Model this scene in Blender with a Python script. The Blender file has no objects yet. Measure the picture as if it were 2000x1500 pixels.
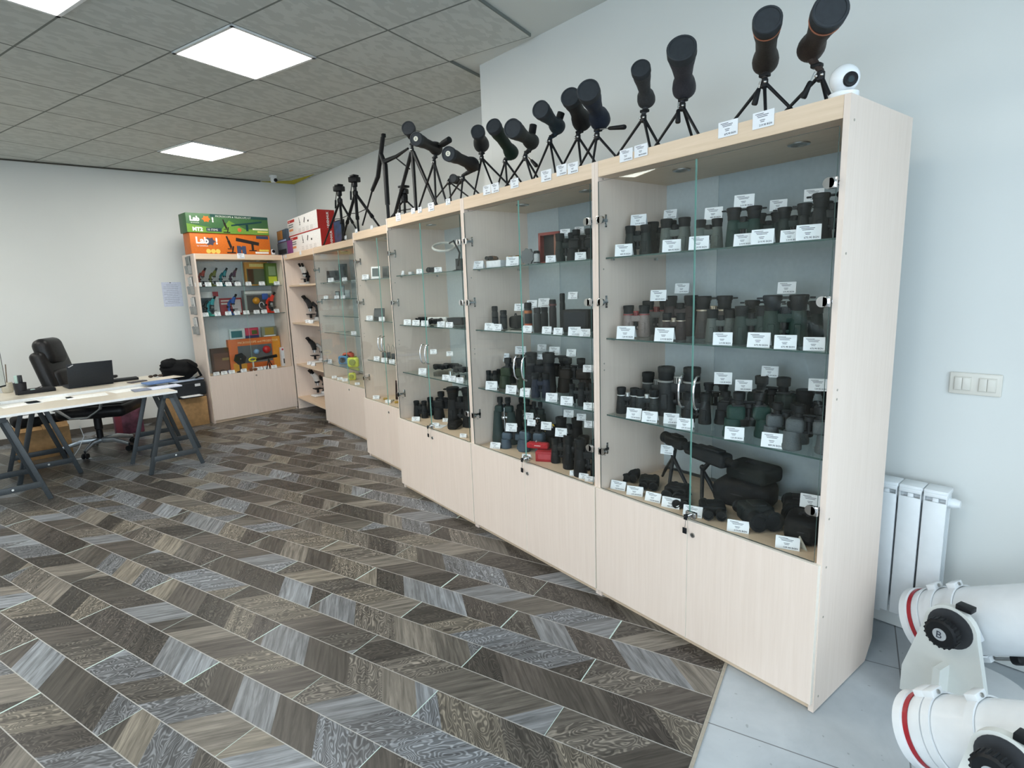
import bpy, bmesh, math, random
from mathutils import Vector, Matrix, Quaternion
random.seed(7)
PI = math.pi
SC = bpy.context.scene
COL = SC.collection

# ------------------------------------------------------------------ camera
F_PX, YAW, PITCH, ROLL = 1101.611, 0.650, -0.168, -0.035
CAM = Vector((-1.839, -0.768, 1.481))
_f = Vector((math.sin(YAW)*math.cos(PITCH), math.cos(YAW)*math.cos(PITCH), math.sin(PITCH)))
_r = Vector((math.cos(YAW), -math.sin(YAW), 0)); _u = _r.cross(_f)
RGT = _r*math.cos(ROLL) + _u*math.sin(ROLL); UPV = -_r*math.sin(ROLL) + _u*math.cos(ROLL); FWD = _f
cam_data = bpy.data.cameras.new('camera'); cam = bpy.data.objects.new('camera', cam_data); COL.objects.link(cam)
cam_data.sensor_width = 36; cam_data.lens = F_PX/2000*36; cam_data.clip_start = 0.02; cam_data.clip_end = 200
m3 = Matrix((RGT, UPV, -FWD)).transposed()
cam.matrix_world = Matrix.Translation(CAM) @ m3.to_4x4()
SC.camera = cam

# ------------------------------------------------------------------ exposure, world and sun-less daylight
SC.view_settings.view_transform = 'Standard'; SC.view_settings.look = 'None'
SC.view_settings.gamma = 1; SC.view_settings.use_curve_mapping = False
SC.view_settings.exposure = 0.24
SC.cycles.use_denoising = True
SC.cycles.max_bounces = 10; SC.cycles.transparent_max_bounces = 24; SC.cycles.caustics_reflective = False
SC.cycles.caustics_refractive = False; SC.cycles.sample_clamp_indirect = 6
SKY_STRENGTH = 4.4
PANEL_STRENGTH = 19.0
world = bpy.data.worlds.new('world'); SC.world = world; world.use_nodes = True
wn = world.node_tree; wn.nodes.clear()
wo = wn.nodes.new('ShaderNodeOutputWorld'); wb = wn.nodes.new('ShaderNodeBackground')
wb.inputs[0].default_value = (0.74, 0.87, 1.0, 1); wb.inputs[1].default_value = SKY_STRENGTH
wn.links.new(wb.outputs[0], wo.inputs[0])

# room frame (floor boards, shop window) is turned against the cabinet row
TH = math.radians(-21.5)
U = Vector((math.sin(TH), math.cos(TH), 0)); V = Vector((math.cos(TH), -math.sin(TH), 0))
ZC = 3.0
PA = Vector((0.867, -1.38, 0)); PB = Vector((0.585, 2.66, 0)); PB2 = Vector((1.102, 2.70, 0)); PC = Vector((0.76, 7.40, 0))
PD = Vector((-5.9, 7.25, 0)); PE = PA - V*7.25

def portal(name, p, q, z0, z1):
    ld = bpy.data.lights.new(name, 'AREA'); ld.shape = 'RECTANGLE'; ld.cycles.is_portal = True
    ld.size = (q-p).length; ld.size_y = z1-z0
    lo = bpy.data.objects.new(name, ld); COL.objects.link(lo)
    c = (p+q)/2; c.z = (z0+z1)/2
    d = (q-p).normalized(); n = Vector((-d.y, d.x, 0)); up = Vector((0, 0, 1))
    if n.dot(Vector((-2.5, 3, 0)) - Vector((c.x, c.y, 0))) < 0: n = -n
    zax = -n; xax = up.cross(zax).normalized()
    lo.matrix_world = Matrix.Translation(c + n*0.12) @ Matrix((xax, up, zax)).transposed().to_4x4()
portal('daylight_front', PE + V*0.15, PA - V*0.7, 0.1, 2.75)
portal('daylight_side', Vector((-5.9, 1.4, 0)), Vector((-5.9, -3.4, 0)), 0.3, 2.7)

# ------------------------------------------------------------------ pixel rays (2000x1500) onto real planes
def ray(u, v):
    return (FWD + RGT*((u-1000)/F_PX) - UPV*((v-750)/F_PX))
def onx(u, v, x):
    d = ray(u, v); return CAM + d*((x-CAM.x)/d.x)
def onz(u, v, z):
    d = ray(u, v); return CAM + d*((z-CAM.z)/d.z)
def onpl(u, v, p0, n):
    d = ray(u, v); return CAM + d*((p0-CAM).dot(n)/d.dot(n))
def depth(p): return (p-CAM).dot(FWD)

# ------------------------------------------------------------------ materials
def lin(c):
    if isinstance(c, str): c = tuple(int(c[i:i+2], 16)/255 for i in (0, 2, 4))
    return tuple(x/12.92 if x <= .04045 else ((x+.055)/1.055)**2.4 for x in c)
class NT:
    def __init__(s, name):
        s.m = bpy.data.materials.new(name); s.m.use_nodes = True; s.t = s.m.node_tree; s.t.nodes.clear()
        s.out = s.n('ShaderNodeOutputMaterial')
    def n(s, t, **k):
        o = s.t.nodes.new(t)
        for a, b in k.items(): setattr(o, a, b)
        return o
    def l(s, a, b): s.t.links.new(a, b)
    def math(s, op, a, b=None, c=None):
        o = s.n('ShaderNodeMath', operation=op)
        for i, x in enumerate((a, b, c)):
            if x is None: continue
            if isinstance(x, (int, float)): o.inputs[i].default_value = x
            else: s.l(x, o.inputs[i])
        return o.outputs[0]
    def mix(s, f, a, b, bt='MIX'):
        o = s.n('ShaderNodeMix', data_type='RGBA', blend_type=bt)
        for i, x in ((0, f), (6, a), (7, b)):
            if isinstance(x, (int, float)): o.inputs[i].default_value = x
            elif isinstance(x, tuple): o.inputs[i].default_value = (*x[:3], 1)
            else: s.l(x, o.inputs[i])
        return o.outputs[2]
    def ramp(s, f, stops, interp='LINEAR'):
        o = s.n('ShaderNodeValToRGB'); o.color_ramp.interpolation = interp
        e = o.color_ramp.elements
        while len(e) < len(stops): e.new(0.5)
        for x, (p, c) in zip(e, stops): x.position = p; x.color = (*c[:3], 1)
        s.l(f, o.inputs[0]); return o.outputs[0]
    def noise(s, vec, scale, detail=3, rough=.5, dist=0):
        o = s.n('ShaderNodeTexNoise'); o.inputs['Scale'].default_value = scale; o.inputs['Detail'].default_value = detail
        o.inputs['Roughness'].default_value = rough; o.inputs['Distortion'].default_value = dist
        if vec is not None: s.l(vec, o.inputs['Vector'])
        return o.outputs[0]
    def mapping(s, vec, sc=(1, 1, 1), rot=(0, 0, 0), loc=(0, 0, 0)):
        o = s.n('ShaderNodeMapping'); s.l(vec, o.inputs[0])
        o.inputs['Scale'].default_value = sc; o.inputs['Rotation'].default_value = rot; o.inputs['Location'].default_value = loc
        return o.outputs[0]
    def obj(s): return s.n('ShaderNodeTexCoord').outputs['Object']
    def pos(s): return s.n('ShaderNodeNewGeometry').outputs['Position']
    def bsdf(s, col, rough=.5, metal=0, bump=None, bstr=.2, spec=.5, coat=0):
        b = s.n('ShaderNodeBsdfPrincipled')
        if isinstance(col, tuple): b.inputs['Base Color'].default_value = (*col[:3], 1)
        else: s.l(col, b.inputs['Base Color'])
        if isinstance(rough, (int, float)): b.inputs['Roughness'].default_value = rough
        else: s.l(rough, b.inputs['Roughness'])
        b.inputs['Metallic'].default_value = metal; b.inputs['Specular IOR Level'].default_value = spec
        b.inputs['Coat Weight'].default_value = coat
        if bump is not None:
            bn = s.n('ShaderNodeBump'); bn.inputs['Strength'].default_value = bstr; bn.inputs['Distance'].default_value = .002
            s.l(bump, bn.inputs['Height']); s.l(bn.outputs[0], b.inputs['Normal'])
        s.l(b.outputs[0], s.out.inputs[0]); return b
_mc = {}
def M(col, rough=.5, metal=0, grain=0.06, scale=60, bump=.1, coat=0, spec=.5):
    """plain painted / plastic / metal surface with a slight procedural mottling"""
    key = (col, rough, metal, grain, scale, bump, coat, spec)
    if key in _mc: return _mc[key]
    t = NT('surface_%s' % (col if isinstance(col, str) else 'x')); c = lin(col)
    if max(c) < .06 and not metal: spec = min(spec, .28)
    nz = t.noise(t.obj(), scale, 3)
    lo = tuple(max(0, x*(1-grain*1.6)) for x in c); hi = tuple(min(1, x*(1+grain)) for x in c)
    t.bsdf(t.ramp(nz, [(.3, lo), (.7, hi)]), rough, metal, nz if bump else None, bump, spec, coat)
    _mc[key] = t.m; return t.m

def wood_laminate(name, base, dark, axis=2, rough=.42):
    t = NT(name); o = t.obj()
    s = [26, 26, 26]; s[axis] = 1.1
    n1 = t.noise(t.mapping(o, tuple(s)), 3.0, 5, .62, .4)
    s2 = [7, 7, 7]; s2[axis] = .35
    n2 = t.noise(t.mapping(o, tuple(s2)), 1.5, 2, .5, .2)
    a = t.ramp(n1, [(.3, lin(dark)), (.68, lin(base))])
    b = t.mix(t.math('MULTIPLY', n2, .22), a, tuple(x*.86 for x in lin(dark)))
    t.bsdf(b, rough, 0, n1, .02)
    return t.m
WOOD = wood_laminate('pale_maple_laminate', 'ebdacd', 'e4d2c4')
WOODH = wood_laminate('pale_maple_laminate_horizontal', 'e8d0b6', 'dbc2a4', 1)
EDGE = M('ece3d6', .45, 0, .02)
def glass(name, tint, edge=False, refl=1.0):
    t = NT(name)
    tr = t.n('ShaderNodeBsdfTransparent'); tr.inputs[0].default_value = (*tint, 1)
    gl = t.n('ShaderNodeBsdfGlossy'); gl.inputs['Roughness'].default_value = 0.0; gl.inputs[0].default_value = (.95, 1, .98, 1)
    ge = t.n('ShaderNodeNewGeometry'); vm = t.n('ShaderNodeVectorMath', operation='DOT_PRODUCT'); t.l(ge.outputs['Incoming'], vm.inputs[0]); t.l(ge.outputs['Normal'], vm.inputs[1])
    cs = t.math('ABSOLUTE', vm.outputs['Value']); sch = t.math('ADD', .04, t.math('MULTIPLY', .96, t.math('POWER', t.math('SUBTRACT', 1.0, cs), 5.0)))
    mx = t.n('ShaderNodeMixShader'); t.l(t.math('MULTIPLY', sch, refl), mx.inputs[0]); t.l(tr.outputs[0], mx.inputs[1]); t.l(gl.outputs[0], mx.inputs[2])
    t.l(mx.outputs[0], t.out.inputs[0]); return t.m
GLASS = glass('clear_float_glass', (.985, .995, .99), refl=.5)
SHELFG = glass('shelf_glass', (.93, .965, .95))
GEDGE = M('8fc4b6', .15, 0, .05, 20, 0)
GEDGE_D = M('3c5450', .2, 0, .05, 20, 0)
CHROME = M('d8d8d8', .12, 1, .03, 40, 0)
STEEL = M('b0b0ae', .3, 1, .05, 40, 0)
BLACK = M('111316', .5, spec=.35)
RUBBER = M('15181a', .65, 0, .15, 200, .3, 0, .3)
SOFTBLK = M('121315', .85, 0, .2, 120, .4)
WHITEP = M('e9ecec', .4, 0, .03)
PAPER = M('eef1f4', .7, 0, .02, 30, 0)
INK = M('3a3f4a', .8, 0, .05, 30, 0)
TRESTLE = M('3c4246', .45)
TRIPODB = M('17191c', .4, 0, .1, 80, .05)

# ------------------------------------------------------------------ mesh builder
def frame_of(axis):
    z = Vector(axis).normalized(); a = Vector((1, 0, 0)) if abs(z.x) < .9 else Vector((0, 1, 0))
    x = a.cross(z).normalized(); y = z.cross(x); return x, y, z
class MB:
    def __init__(s): s.b = bmesh.new(); s.k = 0; s.mats = []
    def mi(s, m):
        if m is None: return 0
        if m not in s.mats: s.mats.append(m)
        return s.mats.index(m)
    def _face(s, vs, k):
        try: f = s.b.faces.new(vs); f.material_index = k; return f
        except ValueError: return None
    def box(s, c, sz, m=None, rot=None, bev=0, seg=2):
        k = s.mi(m); c = Vector(c); h = Vector(sz)/2
        tmp = bmesh.new()
        r = bmesh.ops.create_cube(tmp, size=1)
        for v in tmp.verts: v.co = Vector((v.co.x*sz[0], v.co.y*sz[1], v.co.z*sz[2]))
        if bev: bmesh.ops.bevel(tmp, geom=list(tmp.edges), offset=min(bev, min(sz)*.49), segments=seg, profile=.5, affect='EDGES')
        mat = (rot if isinstance(rot, Matrix) else Matrix.Identity(3))
        if rot is not None and not isinstance(rot, Matrix): mat = Matrix.Rotation(rot, 3, 'Z')
        mp = {}
        for v in tmp.verts: mp[v] = s.b.verts.new(mat @ v.co + c)
        for f in tmp.faces: s._face([mp[v] for v in f.verts], k)
        tmp.free(); return s
    def lathe(s, prof, p0=(0, 0, 0), axis=(0, 0, 1), m=None, n=20, sx=1, sy=1, caps=True, fr=None):
        k = s.mi(m); x, y, z = fr or frame_of(axis); p0 = Vector(p0); rings = []
        for r, t in prof:
            rings.append([s.b.verts.new(p0 + z*t + x*(r*sx*math.cos(2*PI*i/n)) + y*(r*sy*math.sin(2*PI*i/n))) for i in range(n)])
        for a, b in zip(rings, rings[1:]):
            for i in range(n): s._face([a[i], a[(i+1) % n], b[(i+1) % n], b[i]], k)
        if caps:
            if prof[0][0] > 1e-6: s._face(rings[0][::-1], k)
            if prof[-1][0] > 1e-6: s._face(rings[-1], k)
        return s
    def cyl(s, a, b, r, r2=None, m=None, n=14):
        a = Vector(a); b = Vector(b); d = b-a
        return s.lathe([(r, 0), (r if r2 is None else r2, d.length)], a, d, m, n)
    def tube(s, pts, r, m=None, n=8, sx=1, sy=1):
        k = s.mi(m); pts = [Vector(p) for p in pts]; rings = []
        up = None
        for i, p in enumerate(pts):
            d = (pts[min(i+1, len(pts)-1)] - pts[max(i-1, 0)]).normalized()
            if up is None: x, y, z = frame_of(d); up = y
            y = (up - d*up.dot(d)).normalized(); x = y.cross(d); up = y
            rr = r[i] if isinstance(r, (list, tuple)) else r
            rings.append([s.b.verts.new(p + x*(rr*sx*math.cos(2*PI*j/n)) + y*(rr*sy*math.sin(2*PI*j/n))) for j in range(n)])
        for a, b in zip(rings, rings[1:]):
            for i in range(n): s._face([a[i], a[(i+1) % n], b[(i+1) % n], b[i]], k)
        s._face(rings[0][::-1], k); s._face(rings[-1], k); return s
    def ball(s, c, r, m=None, n=14, sc=(1, 1, 1), rot=None, wob=0, seed=0):
        k = s.mi(m); tmp = bmesh.new(); bmesh.ops.create_uvsphere(tmp, u_segments=n, v_segments=max(6, n*2//3), radius=r)
        rnd = random.Random(seed); mp = {}
        R = rot or Matrix.Identity(3)
        ph = [rnd.uniform(0, 6) for _ in range(6)]
        for v in tmp.verts:
            co = v.co.copy(); d = co.normalized()
            if wob: co *= 1 + wob*(math.sin(5*d.x+ph[0])*math.cos(4*d.y+ph[1]) + .6*math.sin(9*d.z+ph[2]+3*d.x) + .4*math.sin(14*d.y+ph[3]+5*d.z))
            mp[v] = s.b.verts.new(R @ Vector((co.x*sc[0], co.y*sc[1], co.z*sc[2])) + Vector(c))
        for f in tmp.faces: s._face([mp[v] for v in f.verts], k)
        tmp.free(); return s
    def poly(s, pts, h, m=None, o=(0, 0, 0), ex=(1, 0, 0), ey=(0, 0, 1), ez=(0, -1, 0)):
        """extruded outline: pts in (ex,ey), thickness h along ez"""
        k = s.mi(m); o = Vector(o); ex = Vector(ex); ey = Vector(ey); ez = Vector(ez)
        a = [s.b.verts.new(o + ex*p[0] + ey*p[1]) for p in pts]; b = [s.b.verts.new(o + ex*p[0] + ey*p[1] + ez*h) for p in pts]
        s._face(a[::-1], k); s._face(b, k)
        for i in range(len(pts)): s._face([a[i], a[(i+1) % len(pts)], b[(i+1) % len(pts)], b[i]], k)
        return s
    def build(s, name, mat=None, parent=None, smooth=35, loc=None, rotz=None):
        bmesh.ops.recalc_face_normals(s.b, faces=list(s.b.faces))
        ang = math.radians(smooth)
        for f in s.b.faces: f.smooth = True
        for e in s.b.edges:
            if len(e.link_faces) == 2 and e.calc_face_angle(0) > ang: e.smooth = False
        me = bpy.data.meshes.new(name); s.b.to_mesh(me); s.b.free()
        for m in (s.mats or [mat or M('888888')]): me.materials.append(m)
        if not s.mats and mat is None: pass
        o = bpy.data.objects.new(name, me); COL.objects.link(o)
        if parent: o.parent = parent
        if loc is not None: o.location = loc
        if rotz is not None: o.rotation_euler = (0, 0, rotz)
        return o
def empty(name, loc, rz=0):
    o = bpy.data.objects.new(name, None); COL.objects.link(o); o.location = loc; o.rotation_euler = (0, 0, rz); o.empty_display_size = .05; return o
def tag(o, label, cat, group=None):
    o['label'] = label; o['category'] = cat
    if group: o['group'] = group
    return o
def kids(o): return [c for c in bpy.data.objects if c.parent == o]
_kid = {}
def reg(root):
    """remember a built thing so that it can be copied"""
    ch = [(c, kids(c)) for c in kids(root)]; _kid[root.name] = ch; return root
def dup(root, loc, rz, sc=1.0):
    r = root.copy(); COL.objects.link(r); r.location = loc; r.rotation_euler = (0, 0, rz); r.scale = (sc, sc, sc) if not isinstance(sc, tuple) else sc
    for c, gs in _kid[root.name]:
        d = c.copy(); COL.objects.link(d); d.parent = r
        for g in gs: e = g.copy(); COL.objects.link(e); e.parent = d
    return r
def struct(o): o['kind'] = 'structure'; return o

_txt = {}
def text_mesh(s, size, ext=.0004, align='LEFT', bold=0.0):
    key = (s, size, ext, align, bold)
    if key in _txt: return _txt[key]
    cu = bpy.data.curves.new('lettering', 'FONT'); cu.body = s; cu.size = size; cu.extrude = ext; cu.align_x = align; cu.offset = bold; cu.resolution_u = 2
    ob = bpy.data.objects.new('lettering_source', cu); COL.objects.link(ob)
    bpy.context.view_layer.update()
    me = bpy.data.meshes.new_from_object(ob); bpy.data.objects.remove(ob); bpy.data.curves.remove(cu)
    _txt[key] = me; return me
def lettering(s, size, parent, o, ex, ey, mat, name='lettering', align='LEFT', bold=0.0, ext=.0004):
    """text whose baseline runs along ex and whose letters stand along ey (parent's own axes)"""
    me = text_mesh(s, size, ext, align, bold).copy(); me.materials.clear(); me.materials.append(mat)
    ob = bpy.data.objects.new(name, me); COL.objects.link(ob); ob.parent = parent
    ex = Vector(ex).normalized(); ey = Vector(ey).normalized(); ez = ex.cross(ey)
    ob.matrix_local = Matrix.Translation(Vector(o)) @ Matrix((ex, ey, ez)).transposed().to_4x4()
    return ob

# ================================================================== THE ROOM
def floor_laminate():
    t = NT('chevron_laminate'); p = t.pos(); sx = t.n('ShaderNodeSeparateXYZ'); t.l(p, sx.inputs[0])
    X, Y = sx.outputs[0], sx.outputs[1]
    u = t.math('ADD', t.math('MULTIPLY', X, U.x), t.math('MULTIPLY', Y, U.y))
    v = t.math('ADD', t.math('MULTIPLY', X, V.x), t.math('MULTIPLY', Y, V.y))
    W = .1495
    a = t.math('DIVIDE', t.math('SUBTRACT', v, -.832), W); k = t.math('FLOOR', a); fr = t.math('SUBTRACT', a, k)
    par = t.math('FLOORED_MODULO', k, 2.0)                     # 0 / 1 for neighbouring boards
    sg = t.math('SUBTRACT', t.math('MULTIPLY', par, 2), 1)   # -1 / +1 lean of the printed chevron
    vl = t.math('MULTIPLY', fr, W)
    off = t.math('MULTIPLY', par, .4525)
    e = t.math('DIVIDE', t.math('SUBTRACT', t.math('SUBTRACT', u, 1.672), off), .905); bn = t.math('FLOOR', e); ef = t.math('SUBTRACT', e, bn)
    s = t.math('SUBTRACT', u, t.math('MULTIPLY', t.math('MULTIPLY', sg, vl), .95))
    cellseed = t.math('ADD', t.math('MULTIPLY', k, 17.13), t.math('MULTIPLY', bn, 5.37))
    w = t.math('ADD', t.math('MULTIPLY', s, 4.6), t.math('MULTIPLY', cellseed, 31.0))
    vo = t.n('ShaderNodeTexVoronoi', voronoi_dimensions='1D'); vo.inputs['Scale'].default_value = 1; vo.inputs['Randomness'].default_value = .75
    t.l(w, vo.inputs['W'])
    sc = t.n('ShaderNodeSeparateColor'); t.l(vo.outputs['Color'], sc.inputs[0])
    r1, r2 = sc.outputs[0], sc.outputs[1]
    ca = t.ramp(r1, [(0, lin('48443f')), (.18, lin('5d5953')), (.34, lin('746f67')), (.5, lin('7b756a')), (.62, lin('524d48')), (.76, lin('74777a')), (.88, lin('80858a')), (1, lin('68645f'))], 'CONSTANT')
    # grain runs along each slanted piece
    q = t.math('ADD', t.math('MULTIPLY', u, t.math('MULTIPLY', sg, .7)), t.math('MULTIPLY', v, .7))     # along the piece
    pr = t.math('SUBTRACT', t.math('MULTIPLY', u, .7), t.math('MULTIPLY', v, t.math('MULTIPLY', sg, .7)))   # across it
    cv = t.n('ShaderNodeCombineXYZ'); t.l(t.math('ADD', t.math('MULTIPLY', q, 3.0), t.math('MULTIPLY', r2, 40)), cv.inputs[0]); t.l(t.math('MULTIPLY', pr, 42), cv.inputs[1]); t.l(t.math('MULTIPLY', r1, 33), cv.inputs[2])
    n1 = t.noise(cv.outputs[0], 1.6, 6, .62, .6)
    cw = t.n('ShaderNodeCombineXYZ'); t.l(t.math('MULTIPLY', q, 6), cw.inputs[0]); t.l(t.math('MULTIPLY', pr, 15), cw.inputs[1]); t.l(t.math('MULTIPLY', r2, 50), cw.inputs[2])
    n2 = t.noise(cw.outputs[0], .9, 2, .5, .2)
    rings = t.math('SINE', t.math('MULTIPLY', n2, 150.0))
    ringmask = t.math('MULTIPLY', t.math('GREATER_THAN', r2, .40), .85)
    g1 = t.ramp(n1, [(.30, (.38, .38, .38)), (.5, (.88, .88, .88)), (.68, (1.4, 1.4, 1.4))])
    g2 = t.ramp(rings, [(0, (.36, .36, .37)), (.5, (.92, .92, .92)), (1, (1.25, 1.25, 1.25))])
    c = t.mix(1.0, ca, g1, 'MULTIPLY'); c = t.mix(ringmask, c, t.mix(1.0, c, g2, 'MULTIPLY'))
    # joints: pale lines, wider at some board ends
    jl = t.math('LESS_THAN', t.math('MINIMUM', fr, t.math('SUBTRACT', 1, fr)), .012)
    wn_ = t.n('ShaderNodeTexWhiteNoise', noise_dimensions='1D'); t.l(cellseed, wn_.inputs['W'])
    endw = t.math('MULTIPLY', t.math('POWER', wn_.outputs['Value'], 5.0), .006)
    je = t.math('LESS_THAN', t.math('MINIMUM', ef, t.math('SUBTRACT', 1, ef)), t.math('ADD', endw, .0008))
    c = t.mix(t.math('MULTIPLY', jl, .75), c, lin('b4b3af')); c = t.mix(je, c, lin('b9cfca'))
    t.bsdf(c, .36, 0, n1, .25, .42)
    return t.m
def floor_tiles():
    t = NT('grey_floor_tiles'); p = t.pos(); sx = t.n('ShaderNodeSeparateXYZ'); t.l(p, sx.inputs[0]); X, Y = sx.outputs[0], sx.outputs[1]
    u = t.math('ADD', t.math('MULTIPLY', X, U.x), t.math('MULTIPLY', Y, U.y)); v = t.math('ADD', t.math('MULTIPLY', X, V.x), t.math('MULTIPLY', Y, V.y))
    a = t.math('DIVIDE', t.math('SUBTRACT', u, -.27), .62); b = t.math('DIVIDE', t.math('SUBTRACT', v, -.21), .62)
    fa = t.math('PINGPONG', a, .5); fb = t.math('PINGPONG', b, .5)
    j = t.math('LESS_THAN', t.math('MINIMUM', fa, fb), .0035)
    n = t.noise(p, 5, 5, .6, .3); n3 = t.noise(p, 60, 2)
    c = t.ramp(n, [(.3, lin('a5adb3')), (.7, lin('b9c0c5'))])
    sp = t.math('GREATER_THAN', t.noise(p, 38, 1), .76)
    c = t.mix(t.math('MULTIPLY', sp, .35), c, lin('5c6064'))
    t.bsdf(t.mix(j, c, lin('6c7073')), .45, 0, n3, .05, .5); return t.m
def plaster(name, c, b=.12):
    t = NT(name); p = t.pos(); n = t.noise(p, 90, 3); n2 = t.noise(p, 1.3, 2)
    t.bsdf(t.ramp(n2, [(.3, tuple(x*.965 for x in lin(c))), (.7, lin(c))]), .85, 0, n, b, .25); return t.m
WALL = plaster('painted_plaster_wall', 'e1e3e0'); CEILP = plaster('painted_ceiling', 'dfe3df', .04)

def slab(name, pts, z0, z1, mat):
    b = MB(); b.poly([(p[0], p[1]) for p in pts], z1-z0, mat, o=(0, 0, z0), ex=(1, 0, 0), ey=(0, 1, 0), ez=(0, 0, 1)); return struct(b.build(name, mat))
# floor: laminate field and the tiled strip along the shop window
UB = .318                                                   # where the laminate ends (along U)
def uv(u_, v_): return U*u_ + V*v_
LW = [(-11, UB), (3.0, UB)]
fl = [uv(UB, -9.5), uv(UB, 3.5), uv(12, 3.5), uv(12, -9.5)]
slab('floor', fl, -.06, 0, floor_laminate())
slab('floor_tiled_strip', [uv(-1.9, -9.5), uv(-1.9, 3.5), uv(UB-.004, 3.5), uv(UB-.004, -9.5)], -.06, -.004, floor_tiles())
b = MB(); b.box((0, 0, 0), (9.0, .012, .004), M('a39c8f', .8)); o = b.build('trim_1', None, None, loc=uv(UB-.008, -3.4) + Vector((0, 0, -.001)), rotz=math.atan2(V.y, V.x)); struct(o)
slab('pavement_outside', [uv(-14, -20), uv(-14, 16), uv(-1.95, 16), uv(-1.95, -20)], -.2, -.1, M('9aa0a4', .9))

def wall(name, p, q, z0=0, z1=ZC+.05, th=.15, mat=None, inward=None):
    """slab between floor points p and q, its room face on the line"""
    p = Vector(p); q = Vector(q); d = (q-p).normalized(); n = Vector((-d.y, d.x, 0))
    if n.dot(Vector((-2.5, 3, 0))-p) > 0: n = -n
    return slab(name, [p, q, q+n*th, p+n*th], z0, z1, mat or WALL)
wall('wall_right', PA, PB, th=.5)
wall('wall_right_far', PB2 - Vector((0, .04, 0)), PC)
wall('wall_step', PB + Vector((.0, 0.002, 0)), PB2 + Vector((.1, 0, 0)), th=.1)
wall('wall_back', PC + Vector((.15, .01, 0)), PD)
# left wall and shop front with windows
def window(name, p, q, z0, z1, nmul):
    p = Vector(p); q = Vector(q); d = (q-p).normalized(); L = (q-p).length; fr = M('d9dcdc', .4)
    root = MB()
    ang = math.atan2(d.y, d.x); R = Matrix.Rotation(ang, 3, 'Z')
    def bx(s, z, w, h): root.box(p + d*s + Vector((0, 0, z)), (w, .07, h), fr, R)
    bx(L/2, z0+.03, L, .06); bx(L/2, z1-.03, L, .06)
    for i in range(nmul+1): bx(.03 + (L-.06)*i/nmul, (z0+z1)/2, .06, z1-z0-.12)
    w = struct(root.build(name)); g = MB(); g.box((p+q)/2 + Vector((0, 0, (z0+z1)/2)), (L-.1, .008, z1-z0-.1), GLASS, R); g.build('window_pane', None, w)
window('window_1', PA - V*0.7, PE + V*.15, .10, 2.75, 5)
wall('wall_front_sill', PA - V*0.7, PE, 0, .10); wall('wall_front_header', PA - V*0.7, PE, 2.75); wall('wall_front', PA, PA - V*0.7)
wall('wall_left_near', PE - U*.1, Vector((-5.9, -3.4, 0)))
window('window_2', Vector((-5.9, -3.4, 0)), Vector((-5.9, 1.4, 0)), .3, 2.7, 4)
wall('wall_left_sill', Vector((-5.9, -3.4, 0)), Vector((-5.9, 1.4, 0)), 0, .3); wall('wall_left_header', Vector((-5.9, -3.4, 0)), Vector((-5.9, 1.4, 0)), 2.7)
wall('wall_left', Vector((-5.9, 1.4, 0)), PD)

# ceiling: plaster slab, and the suspended tile field below it
GA = math.radians(20.45); PITCH_T = .574; PITCH_J = .628
def dz(p29): return CAM + (Vector(p29)-CAM)*((ZC-CAM.z)/(2.9-CAM.z))
C0 = onz(334, 95, ZC)                                         # left corner of the nearer light panel
GX = Vector((math.cos(GA), math.sin(GA), 0)); GY = Vector((math.sin(GA), -math.cos(GA), 0))   # GY runs towards the camera
def tile_mat():
    t = NT('mineral_ceiling_tiles'); p = t.pos(); vm = t.n('ShaderNodeVectorMath', operation='SUBTRACT'); t.l(p, vm.inputs[0]); vm.inputs[1].default_value = C0
    sx = t.n('ShaderNodeSeparateXYZ'); t.l(vm.outputs[0], sx.inputs[0]); X, Y = sx.outputs[0], sx.outputs[1]
    a = t.math('DIVIDE', t.math('ADD', t.math('MULTIPLY', X, GX.x), t.math('MULTIPLY', Y, GX.y)), PITCH_T)
    b_ = t.math('DIVIDE', t.math('ADD', t.math('MULTIPLY', X, GY.x), t.math('MULTIPLY', Y, GY.y)), PITCH_J)
    fa = t.math('PINGPONG', a, .5); fb = t.math('PINGPONG', b_, .5); mn = t.math('MINIMUM', fa, fb)
    j = t.math('LESS_THAN', mn, .011)
    # pressed relief: flat torn flakes
    cv = t.n('ShaderNodeCombineXYZ'); t.l(a, cv.inputs[0]); t.l(t.math('MULTIPLY', b_, 1.0), cv.inputs[1])
    mp = t.mapping(cv.outputs[0], (9, 20, 1), (0, 0, .45))
    n0 = t.noise(mp, .8, 2, .5, .6)
    vo = t.n('ShaderNodeTexVoronoi'); vo.inputs['Scale'].default_value = 1.0; t.l(mp, vo.inputs['Vector']); vo.distance = 'CHEBYCHEV'
    scn = t.n('ShaderNodeSeparateColor'); t.l(vo.outputs['Color'], scn.inputs[0])
    fl_ = t.ramp(scn.outputs[0], [(.45, (0, 0, 0)), (.55, (1, 1, 1))])
    hgt = t.mix(.5, fl_, t.ramp(n0, [(.4, (0, 0, 0)), (.6, (1, 1, 1))]))
    wn_ = t.n('ShaderNodeTexWhiteNoise', noise_dimensions='2D'); cf = t.n('ShaderNodeCombineXYZ'); t.l(t.math('FLOOR', a), cf.inputs[0]); t.l(t.math('FLOOR', b_), cf.inputs[1]); t.l(cf.outputs[0], wn_.inputs['Vector'])
    c = t.mix(t.math('MULTIPLY', fl_, .5), lin('d2d6d2'), lin('bcc1bd'))
    c = t.mix(t.math('MULTIPLY', wn_.outputs['Value'], .10), c, lin('a9aea9'))
    c = t.mix(j, c, lin('7e837f'))
    t.bsdf(c, .9, 0, hgt, .5, .2); return t.m
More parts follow.
